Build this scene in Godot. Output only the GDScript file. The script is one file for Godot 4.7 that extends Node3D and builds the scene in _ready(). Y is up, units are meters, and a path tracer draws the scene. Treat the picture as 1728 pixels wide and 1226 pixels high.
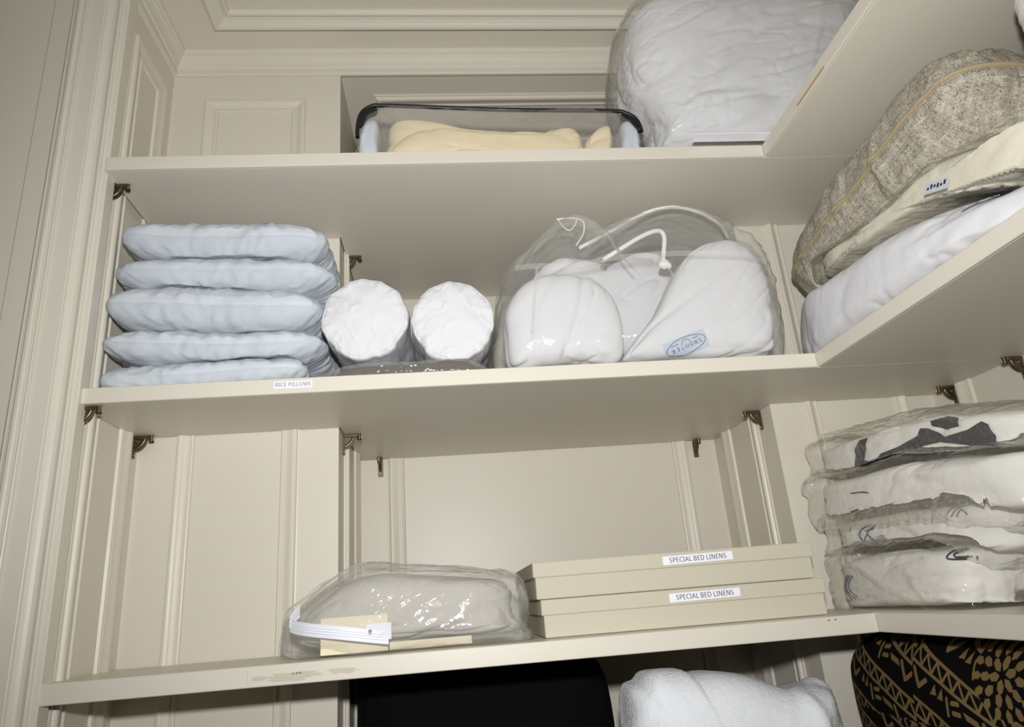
extends Node3D
# A built-in linen closet: cream panelled corner with three L-shaped shelves, pillows, bagged bedding and boxes, lit by a flash above the camera.
# Heights are counted from the underside of the middle shelf, which hangs 2.0 m above the floor.

const UP := 2.0
# room, in metres (x along the back wall, z towards the camera)
const W := 1.38       # left side wall at x = -W
const D1 := 0.2784    # back wall at z = -D1
const D2 := 0.6561    # back of the recess at z = -D2
const XL := -0.9609   # recess sides
const XR := 0.0212
const DR := 0.4253    # right wall at x = DR
const YT := 0.4662    # undersides of the shelves
const YM := 0.0
const YB := -0.4825
const YL := -0.95
const TH := 0.029
const CEIL := 1.005
const SOFFIT := 0.955
# lens
const FOCAL := 1200.0
const MID := Vector2(864.0, 593.5)
const EYE := Vector3(-0.7273, -0.3848, 1.2671)

var cam_basis := Basis(Vector3(0.99423709, -0.07554533, 0.0760625), Vector3(0.04588488, 0.94111978, 0.33494497), Vector3(-0.09688745, -0.32952459, 0.93916259))
var M := {}
var used := {}
var rng := RandomNumberGenerator.new()

func _ready() -> void:
	rng.seed = 7
	set_camera_and_light()
	make_materials()
	build_room()
	build_shelves()
	build_brackets()
	top_shelf_things()
	rice_pillows()
	bolsters_and_package()
	drawstring_bag()
	right_leg_pillows()
	bottom_shelf_bag()
	linen_boxes()
	linen_packs()
	things_below()

# ------------------------------------------------------------------ camera, light
func set_camera_and_light() -> void:
	var cam := Camera3D.new()
	cam.name = "camera"
	cam.projection = Camera3D.PROJECTION_FRUSTUM
	cam.near = 0.05
	cam.far = 50.0
	cam.size = cam.near * 1226.0 / FOCAL
	cam.frustum_offset = Vector2(0.0, -cam.near * 19.5 / FOCAL)
	add_child(cam)
	cam.transform = Transform3D(cam_basis, EYE + Vector3(0, UP, 0))
	cam.current = true
	var env := Environment.new()
	env.background_mode = Environment.BG_COLOR
	env.background_color = Color(0.0, 0.0, 0.0)
	env.tonemap_mode = Environment.TONE_MAPPER_LINEAR
	env.tonemap_exposure = 1.0
	env.sdfgi_enabled = true
	env.ssao_enabled = true
	env.ssil_enabled = true
	var we := WorldEnvironment.new()
	we.name = "environment"
	we.environment = env
	add_child(we)
	# the photographer's flash in the hot shoe, about 16 cm above the lens
	var flash := SpotLight3D.new()
	flash.name = "camera_flash"
	flash.light_color = Color(1.0, 1.0, 1.0)
	flash.light_energy = 2.3
	flash.light_size = 0.025
	flash.spot_angle = 62.0
	flash.spot_angle_attenuation = 1.0
	flash.spot_range = 8.0
	flash.spot_attenuation = 2.0
	flash.shadow_enabled = true
	add_child(flash)
	flash.transform = Transform3D(cam_basis, EYE + Vector3(0, UP, 0) + cam_basis.y * 0.165)

# ------------------------------------------------------------------ helpers: places
func V(x: float, y: float, z: float) -> Vector3:
	return Vector3(x, y + UP, z)

# the point where the photograph's pixel meets the plane axis = value (heights from the middle shelf)
func at(px: float, py: float, axis: int, value: float) -> Vector3:
	var d := cam_basis * Vector3((px - MID.x) / FOCAL, -(py - MID.y) / FOCAL, -1.0)
	var s := (value - EYE[axis]) / d[axis]
	return EYE + d * s

func outline_z(pts: Array, z: float) -> PackedVector2Array:
	var out := PackedVector2Array()
	for p in pts:
		var q := at(p[0], p[1], 2, z)
		out.append(Vector2(q.x, q.y))
	return out

func outline_x(pts: Array, x: float) -> PackedVector2Array:
	var out := PackedVector2Array()
	for p in pts:
		var q := at(p[0], p[1], 0, x)
		out.append(Vector2(q.z, q.y))
	return out

# ------------------------------------------------------------------ helpers: nodes
func numbered(called: String) -> String:
	var n: int = used.get(called, -1) + 1
	used[called] = n
	return called if n == 0 else "%s_%03d" % [called, n]

func tag(o: Node3D, label: String, category: String, group := "", kind := "") -> void:
	if label:
		o.set_meta("label", label)
	if category:
		o.set_meta("category", category)
	if group:
		o.set_meta("group", group)
	if kind:
		o.set_meta("kind", kind)

func thing(called: String, label: String, category: String, where := Vector3.ZERO, group := "") -> Node3D:
	var o := Node3D.new()
	o.name = numbered(called)
	add_child(o)
	o.position = where
	tag(o, label, category, group)
	return o

func part(called: String, mesh: Mesh, mat: Material, parent: Node3D, label := "") -> MeshInstance3D:
	var o := MeshInstance3D.new()
	o.name = called
	o.mesh = mesh
	o.material_override = mat
	o.cast_shadow = GeometryInstance3D.SHADOW_CASTING_SETTING_ON
	parent.add_child(o, true)
	if label:
		o.set_meta("label", label)
	return o

func structure(called: String, mesh: Mesh, mat: Material) -> MeshInstance3D:
	var o := MeshInstance3D.new()
	o.name = called
	o.mesh = mesh
	o.material_override = mat
	add_child(o)
	o.set_meta("kind", "structure")
	return o

# ------------------------------------------------------------------ helpers: meshes
class Faces:
	var v := PackedVector3Array()
	var n := PackedVector3Array()
	func tri(a: Vector3, b: Vector3, c: Vector3, out: Vector3) -> void:
		var k := (b - a).cross(c - a)
		if k.length_squared() < 1e-18:
			return
		k = k.normalized()
		if k.dot(out) < 0.0:
			k = -k
			v.append_array([a, b, c])   # front faces run clockwise
		else:
			v.append_array([a, c, b])
		n.append_array([k, k, k])
	func quad(a: Vector3, b: Vector3, c: Vector3, d: Vector3, out: Vector3) -> void:
		tri(a, b, c, out)
		tri(a, c, d, out)
	func box(lo: Vector3, hi: Vector3, bev := 0.0) -> void:
		var c := (lo + hi) / 2.0
		var h := (hi - lo) / 2.0
		var e: float = min(bev, min(h.x, min(h.y, h.z)) * 0.9)
		for ax in 3:
			for s in [-1.0, 1.0]:
				var o := Vector3.ZERO
				o[ax] = s
				var b1 := (ax + 1) % 3
				var b2 := (ax + 2) % 3
				var q := []
				for k in [[-1, -1], [1, -1], [1, 1], [-1, 1]]:
					var p := c
					p[ax] += s * h[ax]
					p[b1] += k[0] * (h[b1] - e)
					p[b2] += k[1] * (h[b2] - e)
					q.append(p)
				quad(q[0], q[1], q[2], q[3], o)
		if e <= 0.0:
			return
		for ax in 3:
			var b1 := (ax + 1) % 3
			var b2 := (ax + 2) % 3
			for s1 in [-1.0, 1.0]:
				for s2 in [-1.0, 1.0]:
					var o := Vector3.ZERO
					o[b1] = s1
					o[b2] = s2
					var q := []
					for k in [[-1, 0], [1, 0], [1, 1], [-1, 1]]:
						var p := c
						p[ax] += k[0] * (h[ax] - e)
						p[b1] += s1 * (h[b1] - (e if k[1] == 1 else 0.0))
						p[b2] += s2 * (h[b2] - (e if k[1] == 0 else 0.0))
						q.append(p)
					quad(q[0], q[1], q[2], q[3], o)
		for sx in [-1.0, 1.0]:
			for sy in [-1.0, 1.0]:
				for sz in [-1.0, 1.0]:
					var s := Vector3(sx, sy, sz)
					var p := c + s * h
					tri(p - Vector3(0, sy * e, sz * e), p - Vector3(sx * e, 0, sz * e), p - Vector3(sx * e, sy * e, 0), s)
	# a mitred frame: rectangle (u0,v0)-(u1,v1) in the plane at o, profile of (inset, height)
	func frame(o: Vector3, u: Vector3, w: Vector3, up: Vector3, u0: float, v0: float, u1: float, v1: float, prof: Array) -> void:
		for k in prof.size() - 1:
			var a: Vector2 = prof[k]
			var b: Vector2 = prof[k + 1]
			var ca := [Vector2(u0 + a.x, v0 + a.x), Vector2(u1 - a.x, v0 + a.x), Vector2(u1 - a.x, v1 - a.x), Vector2(u0 + a.x, v1 - a.x)]
			var cb := [Vector2(u0 + b.x, v0 + b.x), Vector2(u1 - b.x, v0 + b.x), Vector2(u1 - b.x, v1 - b.x), Vector2(u0 + b.x, v1 - b.x)]
			for i in 4:
				var j := (i + 1) % 4
				quad(o + u * ca[i].x + w * ca[i].y + up * a.y, o + u * ca[j].x + w * ca[j].y + up * a.y, o + u * cb[j].x + w * cb[j].y + up * b.y, o + u * cb[i].x + w * cb[i].y + up * b.y, up + (u * 0.0))
	func mesh() -> ArrayMesh:
		var arr := []
		arr.resize(Mesh.ARRAY_MAX)
		arr[Mesh.ARRAY_VERTEX] = v
		arr[Mesh.ARRAY_NORMAL] = n
		var m := ArrayMesh.new()
		m.add_surface_from_arrays(Mesh.PRIMITIVE_TRIANGLES, arr)
		return m

func box_mesh(lo: Vector3, hi: Vector3, bev := 0.0) -> ArrayMesh:
	var f := Faces.new()
	f.box(lo, hi, bev)
	return f.mesh()

# a smooth grid of (nu+1) x (nv+1) points; wrap: the first and last column are the same line
func grid_mesh(p: PackedVector3Array, nu: int, nv: int, wrap: bool, uv := PackedVector2Array(), flip := 0) -> ArrayMesh:
	var nrm := grid_normals(p, nu, nv, wrap)
	var c := Vector3.ZERO
	for q in p:
		c += q
	c /= p.size()
	var s := 0.0
	for i in range(0, p.size(), 7):
		s += nrm[i].dot(p[i] - c)
	var turn := s < 0.0
	if flip != 0:
		turn = flip < 0
	if turn:
		for i in nrm.size():
			nrm[i] = -nrm[i]
	var idx := PackedInt32Array()
	var r := nu + 1
	for j in nv:
		for i in nu:
			var a := j * r + i
			if turn:
				idx.append_array([a, a + 1, a + r + 1, a, a + r + 1, a + r])
			else:
				idx.append_array([a, a + r + 1, a + 1, a, a + r, a + r + 1])
	var arr := []
	arr.resize(Mesh.ARRAY_MAX)
	arr[Mesh.ARRAY_VERTEX] = p
	arr[Mesh.ARRAY_NORMAL] = nrm
	if uv.size() == p.size():
		arr[Mesh.ARRAY_TEX_UV] = uv
	arr[Mesh.ARRAY_INDEX] = idx
	var m := ArrayMesh.new()
	m.add_surface_from_arrays(Mesh.PRIMITIVE_TRIANGLES, arr)
	return m

func grid_normals(p: PackedVector3Array, nu: int, nv: int, wrap: bool) -> PackedVector3Array:
	var n := PackedVector3Array()
	n.resize(p.size())
	var r := nu + 1
	for j in nv:
		for i in nu:
			var a := j * r + i
			var k := (p[a + r + 1] - p[a]).cross(p[a + r] - p[a + 1])
			n[a] += k
			n[a + 1] += k
			n[a + r] += k
			n[a + r + 1] += k
	if wrap:
		for j in nv + 1:
			var k := n[j * r] + n[j * r + nu]
			n[j * r] = k
			n[j * r + nu] = k
	# rows that shrink to a point share one normal
	for j in ([0, nv] if wrap else []):
		var sum := Vector3.ZERO
		var same := true
		for i in r:
			sum += n[j * r + i]
			if p[j * r + i].distance_squared_to(p[j * r]) > 1e-10:
				same = false
		if same:
			for i in r:
				n[j * r + i] = sum
	for i in n.size():
		n[i] = n[i].normalized()
	return n

func noise(freq: float, sd: int, ridged := false, oct := 3) -> FastNoiseLite:
	var f := FastNoiseLite.new()
	f.seed = sd
	f.noise_type = FastNoiseLite.TYPE_SIMPLEX_SMOOTH
	f.frequency = freq
	f.fractal_type = FastNoiseLite.FRACTAL_RIDGED if ridged else FastNoiseLite.FRACTAL_FBM
	f.fractal_octaves = oct
	return f

# cloth folds: list of [amplitude, frequency, stretch basis, ridged]
func make_folds(waves: Array, sd: int, mode := 0) -> Array:
	# each wave: [amplitude, frequency, basis, true for sharp folds, octaves]; mode: 1 only outwards, -1 only inwards
	var out := []
	for k in waves.size():
		var w: Array = waves[k]
		var f := noise(w[1], sd + k * 13, false, 1 if w[3] else (w[4] if w.size() > 4 else 2))
		out.append([w[0], f, noise(w[1] * 0.4, sd + k * 13 + 7, false, 1), w[2], w[3], mode])
	return out

func crease(p: PackedVector3Array, n: PackedVector3Array, waves: Array, sd: int, mode := 0) -> PackedVector3Array:
	# n points outwards
	var out := p.duplicate()
	for w in make_folds(waves, sd, mode):
		for i in p.size():
			out[i] += n[i] * fold_height(w, p[i])
	return out

static func fold_height(w: Array, p: Vector3) -> float:
	var q: Vector3 = (w[3] as Basis) * p
	var v: float = (w[1] as FastNoiseLite).get_noise_3dv(q)
	var mode: int = w[5]
	if w[4]:
		var r := v / 0.24
		var e := exp(-r * r) * smoothstep(-0.25, 0.45, (w[2] as FastNoiseLite).get_noise_3dv(q)) * 1.3
		v = (e if mode >= 0 else -e) + (v + mode) * 0.35
	elif mode != 0:
		v = (v + mode) * 0.5
	return v * w[0]

# what lies below, as heights on a grid, so that soft things settle on it without cutting in
const CELL := 0.0045
func add_heights(hm: Dictionary, xf: Transform3D, pts: PackedVector3Array) -> void:
	for p in pts:
		var w := xf * p
		var c := Vector2i(floori(w.x / CELL), floori(w.z / CELL))
		if w.y > hm.get(c, -99.0):
			hm[c] = w.y

func settle(hm: Dictionary, xf: Transform3D, pts: PackedVector3Array, gap: float, near := 1) -> PackedVector3Array:
	if hm.is_empty():
		return pts
	var out := pts.duplicate()
	var inv := xf.affine_inverse()
	for i in pts.size():
		var w := xf * pts[i]
		var c := Vector2i(floori(w.x / CELL), floori(w.z / CELL))
		var h := -99.0
		for a in range(-near, near + 1):
			for b in range(-near, near + 1):
				h = maxf(h, hm.get(c + Vector2i(a, b), -99.0))
		if w.y < h + gap:
			w.y = h + gap
			out[i] = inv * w
	return out

# an outline pulled in so that it stays within another soft body
func fit_inside(out: PackedVector2Array, b: Blob, most := 0.95) -> PackedVector2Array:
	var r := PackedVector2Array()
	for q in out:
		var k := b.rho(q.x, q.y)
		r.append(q if k <= most else b.c + (q - b.c) * (most / k))
	return r

func outward(p: PackedVector3Array, n: PackedVector3Array) -> PackedVector3Array:
	var c := Vector3.ZERO
	for q in p:
		c += q
	c /= p.size()
	var s := 0.0
	for i in range(0, p.size(), 7):
		s += n[i].dot(p[i] - c)
	if s < 0.0:
		for i in n.size():
			n[i] = -n[i]
	return n

func stretch(dir: Vector3, along: float) -> Basis:
	# noise coordinates squeezed along dir: folds run long in that direction
	var d := dir.normalized()
	var b := Basis()
	for i in 3:
		var e := Vector3.ZERO
		e[i] = 1.0
		b[i] = e + d * (d.dot(e) * (along - 1.0))
	return b

func smooth_ring(o: PackedVector2Array, count: int) -> PackedVector2Array:
	# a closed outline resampled evenly with rounded corners (Catmull-Rom)
	var dense := PackedVector2Array()
	var m := o.size()
	for i in m:
		for k in 12:
			dense.append(o[i].cubic_interpolate(o[(i + 1) % m], o[(i - 1 + m) % m], o[(i + 2) % m], k / 12.0))
	var total := 0.0
	for i in dense.size():
		total += dense[i].distance_to(dense[(i + 1) % dense.size()])
	var out := PackedVector2Array()
	var step := total / count
	var run := 0.0
	var want := 0.0
	for i in dense.size():
		var a := dense[i]
		var b := dense[(i + 1) % dense.size()]
		var l := a.distance_to(b)
		while want <= run + l and out.size() < count:
			out.append(a.lerp(b, (want - run) / maxf(l, 1e-9)))
			want += step
		run += l
	while out.size() < count:
		out.append(dense[dense.size() - 1])
	return out

# a soft body: outline in the plane (u, w) at o, depth along n from front to back
class Blob:
	var ring: PackedVector2Array
	var c: Vector2
	var o: Vector3
	var u: Vector3
	var w: Vector3
	var n: Vector3
	var front: float
	var back: float
	var power: float
	var folds := []
	var fold_fn: Callable
	func point(x: float, y: float, d: float) -> Vector3:
		return o + u * x + w * y + n * d
	func rho(x: float, y: float) -> float:
		var p := Vector2(x, y) - c
		var l := p.length()
		if l < 1e-6:
			return 0.0
		var best := -2.0
		var far := 1.0
		for q in ring:
			var e := q - c
			var k := e.normalized().dot(p / l)
			if k > best:
				best = k
				far = e.length()
		return l / far
	func surface(x: float, y: float, off := 0.0) -> Vector3:
		var r := rho(x, y)
		if r > 0.95:
			x = c.x + (x - c.x) * 0.95 / r
			y = c.y + (y - c.y) * 0.95 / r
			r = 0.95
		var mid := (front + back) / 2.0
		var p := point(x, y, mid + (front - mid) * pow(1.0 - pow(r, power), 1.0 / power))
		var lift := 0.0
		for w in folds:
			lift += fold_fn.call(w, p)
		return p + n * (lift + off)

func blob(o: Vector3, u: Vector3, w: Vector3, n: Vector3, out: PackedVector2Array, front: float, back: float, power := 3.0, count := 120) -> Blob:
	var b := Blob.new()
	b.o = o
	b.u = u
	b.w = w
	b.n = n
	b.front = front
	b.back = back
	b.power = power
	b.ring = smooth_ring(out, count)
	var c := Vector2.ZERO
	for p in b.ring:
		c += p
	b.c = c / b.ring.size()
	return b

func blob_mesh(b: Blob, waves: Array, sd: int, rows := 60, floor_y := -99.0, uv_scale := Vector2.ONE, opts := {}) -> ArrayMesh:
	# the front and the back are square grids drawn out to the outline, joined along the rim
	var size := rows + rows % 2
	var count := b.ring.size()
	var pf := PackedVector3Array()
	var pb := PackedVector3Array()
	var uv := PackedVector2Array()
	var mid := (b.front + b.back) / 2.0
	var half := (b.front - b.back) / 2.0
	# even steps along the section, from the middle of the front to the rim
	var reach := 0.0
	for q in b.ring:
		reach += q.distance_to(b.c)
	reach /= count
	var steps := 400
	var ra := PackedFloat32Array()
	var da := PackedFloat32Array()
	var la := PackedFloat32Array()
	var run := 0.0
	for i in steps + 1:
		var a := PI / 2.0 * i / steps
		ra.append(pow(sin(a), 2.0 / b.power))
		da.append(pow(maxf(cos(a), 0.0), 2.0 / b.power))
		if i > 0:
			run += Vector2((ra[i] - ra[i - 1]) * reach, (da[i] - da[i - 1]) * half).length()
		la.append(run)
	var lev_r := PackedFloat32Array()
	var lev_d := PackedFloat32Array()
	var g0 := 0
	for j in size / 2 + 1:
		var want := run * j / (size / 2)
		while g0 < steps - 1 and la[g0 + 1] < want:
			g0 += 1
		var t := clampf((want - la[g0]) / maxf(la[g0 + 1] - la[g0], 1e-9), 0.0, 1.0)
		lev_r.append(lerpf(ra[g0], ra[g0 + 1], t))
		lev_d.append(lerpf(da[g0], da[g0 + 1], t))
	lev_d[size / 2] = 0.0
	for j in size + 1:
		for i in size + 1:
			var x := 2 * i - size
			var y := 2 * j - size
			var k := maxi(absi(x), absi(y))
			var e := 0.0
			if k > 0:
				if absi(x) >= absi(y):
					e = (float(y) / k + 1.0) if x > 0 else (5.0 - float(y) / k)
				else:
					e = (3.0 - float(x) / k) if y > 0 else (7.0 + float(x) / k)
			var g := fposmod(e / 8.0 * count, float(count))
			var i0 := int(g) % count
			var q := b.ring[i0].lerp(b.ring[(i0 + 1) % count], g - floorf(g))
			q = b.c + (q - b.c) * lev_r[k / 2]
			var d := lev_d[k / 2]
			pf.append(b.point(q.x, q.y, mid + half * d))
			pb.append(b.point(q.x, q.y, mid - half * d))
			uv.append(q * uv_scale)
	for turn_ in opts.get("smooth", 0):
		pf = relaxed(pf, size)
		pb = relaxed(pb, size)
	var mode: int = opts.get("mode", 0)
	b.folds = make_folds(waves, sd, mode)
	b.fold_fn = fold_height
	if waves.size():
		var ns := blob_normals(pf, pb, size, b.n)
		pf = crease(pf, ns[0], waves, sd, mode)
		pb = crease(pb, ns[1], waves, sd, mode)
	if floor_y > -90.0:
		for i in pf.size():
			pf[i].y = maxf(pf[i].y, floor_y)
			pb[i].y = maxf(pb[i].y, floor_y)
	if opts.has("on"):
		var xf := Transform3D(Basis(), opts.base)
		pf = settle(opts.on, xf, pf, opts.get("gap", 0.002), opts.get("near", 1))
		pb = settle(opts.on, xf, pb, opts.get("gap", 0.002), opts.get("near", 1))
	if opts.has("roof"):
		for i in pf.size():
			pf[i].y = minf(pf[i].y, opts.roof)
			pb[i].y = minf(pb[i].y, opts.roof)
	if opts.has("pile"):
		var xf := Transform3D(Basis(), opts.base)
		add_heights(opts.pile, xf, pf)
		add_heights(opts.pile, xf, pb)
	var ns2 := blob_normals(pf, pb, size, b.n)
	var idx := PackedInt32Array()
	var r2 := size + 1
	var total := pf.size()
	var m0 := r2 * (size / 2) + size / 2
	var test := (pf[m0 + r2 + 1] - pf[m0]).cross(pf[m0 + r2] - pf[m0 + 1])
	var turn := test.dot(b.n) < 0.0
	for side in 2:
		var o := side * total
		var t := turn if side == 0 else not turn
		for j in size:
			for i in size:
				var a := o + j * r2 + i
				if t:
					idx.append_array([a, a + 1, a + r2 + 1, a, a + r2 + 1, a + r2])
				else:
					idx.append_array([a, a + r2 + 1, a + 1, a, a + r2, a + r2 + 1])
	pf.append_array(pb)
	var nn: PackedVector3Array = ns2[0]
	nn.append_array(ns2[1])
	uv.append_array(uv.duplicate())
	var arr := []
	arr.resize(Mesh.ARRAY_MAX)
	arr[Mesh.ARRAY_VERTEX] = pf
	arr[Mesh.ARRAY_NORMAL] = nn
	arr[Mesh.ARRAY_TEX_UV] = uv
	arr[Mesh.ARRAY_INDEX] = idx
	var m := ArrayMesh.new()
	m.add_surface_from_arrays(Mesh.PRIMITIVE_TRIANGLES, arr)
	return m

func relaxed(p: PackedVector3Array, size: int) -> PackedVector3Array:
	# each inner point moves to the middle of its neighbours
	var out := p.duplicate()
	var r := size + 1
	for j in range(1, size):
		for i in range(1, size):
			var a := j * r + i
			out[a] = (p[a - 1] + p[a + 1] + p[a - r] + p[a + r]) * 0.25
	return out

func blob_normals(pf: PackedVector3Array, pb: PackedVector3Array, size: int, n: Vector3) -> Array:
	var a := grid_normals(pf, size, size, false)
	var b := grid_normals(pb, size, size, false)
	var m := (size + 1) * (size / 2) + size / 2
	var sa := 1.0 if a[m].dot(n) > 0.0 else -1.0
	for i in a.size():
		a[i] *= sa
		b[i] *= -sa
	var r := size + 1
	for k in r:
		for i in [k, size * r + k, k * r, k * r + size]:
			var q := (a[i] + b[i]).normalized()
			a[i] = q
			b[i] = q
	return [a, b]

func cushion_points(a: float, b: float, h: float, sq: float, ear: float, nu: int, nv: int, q := 0.5, full := 5.0) -> PackedVector3Array:
	var p := PackedVector3Array()
	for j in nv + 1:
		var t := PI * (float(j) / nv) - PI / 2.0
		var s := pow(cos(t), 0.8) if absf(cos(t)) > 1e-6 else 0.0
		var y := signf(t) * h * pow(maxf(1.0 - pow(s, full), 0.0), q)
		for i in nu + 1:
			var f := TAU * (i % nu) / nu
			var cx := cos(f)
			var cz := sin(f)
			# even steps along the outline
			var r := 1.0 / pow(pow(absf(cx), sq) + pow(absf(cz), sq), 1.0 / sq)
			var k := 1.0 - ear * pow(cos(2.0 * f), 2.0) * s * s
			p.append(Vector3(a * r * cx * s * k, y, b * r * cz * s * k))
	return p

func cushion_folds(p: PackedVector3Array, nu: int, nv: int, gather: float, waves: Array, sd: int) -> PackedVector3Array:
	# gathers: small folds that run in from the seam
	var f := noise(1.0, sd, false, 2)
	var out := p.duplicate()
	for j in nv + 1:
		var t := absf(2.0 * j / nv - 1.0)          # 1 at the poles, 0 at the seam
		var s := 1.0 - t
		var amp := gather * smoothstep(0.45, 0.9, s) * smoothstep(0.0, 0.12, t)
		for i in nu + 1:
			var a := TAU * (i % nu) / nu
			out[j * (nu + 1) + i] += Vector3(0, 1, 0) * (signf(2.0 * j / nv - 1.0) * amp * f.get_noise_3d(cos(a) * 8.0, sin(a) * 8.0, s * 1.2 + (3.0 if 2 * j > nv else 0.0)))
	if waves.size():
		out = crease(out, outward(out, grid_normals(out, nu, nv, true)), waves, sd + 5)
		for j in nv + 1:
			out[j * (nu + 1) + nu] = out[j * (nu + 1)]
	return out

func cushion_mesh(p: PackedVector3Array, nu: int, nv: int, gather: float, waves: Array, sd: int, uv_scale := 1.0) -> ArrayMesh:
	var out := cushion_folds(p, nu, nv, gather, waves, sd)
	var uv := PackedVector2Array()
	for q in p:
		uv.append(Vector2(q.x, q.z + q.y * 0.6) * uv_scale)
	return grid_mesh(out, nu, nv, true, uv)

func bent(p: PackedVector3Array, how: Callable) -> PackedVector3Array:
	var out := PackedVector3Array()
	for q in p:
		out.append(how.call(q))
	return out

func tube(path: PackedVector3Array, r: float, seg := 8, closed := false) -> ArrayMesh:
	var p := PackedVector3Array()
	var n := path.size()
	var side := Vector3.ZERO
	for j in n:
		var a := path[(j - 1 + n) % n] if closed or j > 0 else path[0]
		var b := path[(j + 1) % n] if closed or j < n - 1 else path[n - 1]
		var t := (b - a).normalized()
		if side == Vector3.ZERO:
			side = t.cross(Vector3(0.31, 0.87, 0.38)).normalized()
		side = (side - t * t.dot(side)).normalized()
		var up := t.cross(side)
		for i in seg + 1:
			var k := TAU * (i % seg) / seg
			p.append(path[j] + side * (cos(k) * r) + up * (sin(k) * r))
	if closed:
		for i in seg + 1:
			p.append(p[i])
		return grid_mesh(p, seg, n, true, PackedVector2Array(), tube_turn(p, path, seg))
	return grid_mesh(p, seg, n - 1, true, PackedVector2Array(), tube_turn(p, path, seg))

func tube_turn(p: PackedVector3Array, path: PackedVector3Array, seg: int) -> int:
	var a := p[0]
	var k := (p[seg + 2] - p[0]).cross(p[seg + 1] - p[1])
	return 1 if k.dot(a - path[0]) > 0.0 else -1

func spline(pts: Array, per := 10) -> PackedVector3Array:
	var out := PackedVector3Array()
	for i in pts.size() - 1:
		for k in per:
			out.append(pts[i].cubic_interpolate(pts[i + 1], pts[maxi(i - 1, 0)], pts[mini(i + 2, pts.size() - 1)], float(k) / per))
	out.append(pts[pts.size() - 1])
	return out

# a thin strip lying on the front of a soft body
func patch(b: Blob, cx: float, cy: float, w: float, h: float, turn: float, off: float, nx := 16, ny := 8) -> ArrayMesh:
	var p := PackedVector3Array()
	for j in ny + 1:
		for i in nx + 1:
			var q := Vector2((float(i) / nx - 0.5) * w, (float(j) / ny - 0.5) * h).rotated(turn) + Vector2(cx, cy)
			p.append(b.surface(q.x, q.y, off))
	var k := (p[nx + 2] - p[0]).cross(p[nx + 1] - p[1])
	return grid_mesh(p, nx, ny, false, PackedVector2Array(), 1 if k.dot(b.n) > 0.0 else -1)

func lettering(text: String, height: float, depth := 0.0004) -> TextMesh:
	var t := TextMesh.new()
	var font := SystemFont.new()
	font.font_names = PackedStringArray(["Droid Sans"])
	t.font = font
	t.font_size = 32
	t.text = text
	t.depth = depth
	t.pixel_size = height / 23.0
	t.curve_step = 2.0
	return t

# ------------------------------------------------------------------ materials
func mat(c: Color, rough: float, metal := 0.0, spec := 0.5) -> StandardMaterial3D:
	var m := StandardMaterial3D.new()
	m.albedo_color = c
	m.roughness = rough
	m.metallic = metal
	m.metallic_specular = spec
	return m

func noise_tex(freq: float, sd: int, size := 512, normal := 0.0) -> ImageTexture:
	var f := noise(freq, sd, false, 4)
	var im := f.get_seamless_image(size, size)
	if normal > 0.0:
		im.convert(Image.FORMAT_RGBA8)
		im.bump_map_to_normal_map(normal)
	return ImageTexture.create_from_image(im)

func cloth(c: Color, bump: Texture2D, strength := 0.35, scale := 3.0) -> StandardMaterial3D:
	var m := mat(c, 0.92, 0.0, 0.25)
	m.normal_enabled = true
	m.normal_texture = bump
	m.normal_scale = strength
	m.uv1_triplanar = true
	m.uv1_scale = Vector3.ONE * scale
	return m

func film(c: Color, milk: float, rough: float, bump: Texture2D, strength: float, scale: float) -> StandardMaterial3D:
	var m := mat(Color(c.r, c.g, c.b, milk), rough, 0.0, 0.5)
	m.transparency = BaseMaterial3D.TRANSPARENCY_ALPHA
	m.cull_mode = BaseMaterial3D.CULL_DISABLED
	m.normal_enabled = true
	m.normal_texture = bump
	m.normal_scale = strength
	m.uv1_triplanar = true
	m.uv1_scale = Vector3.ONE * scale
	return m

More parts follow.
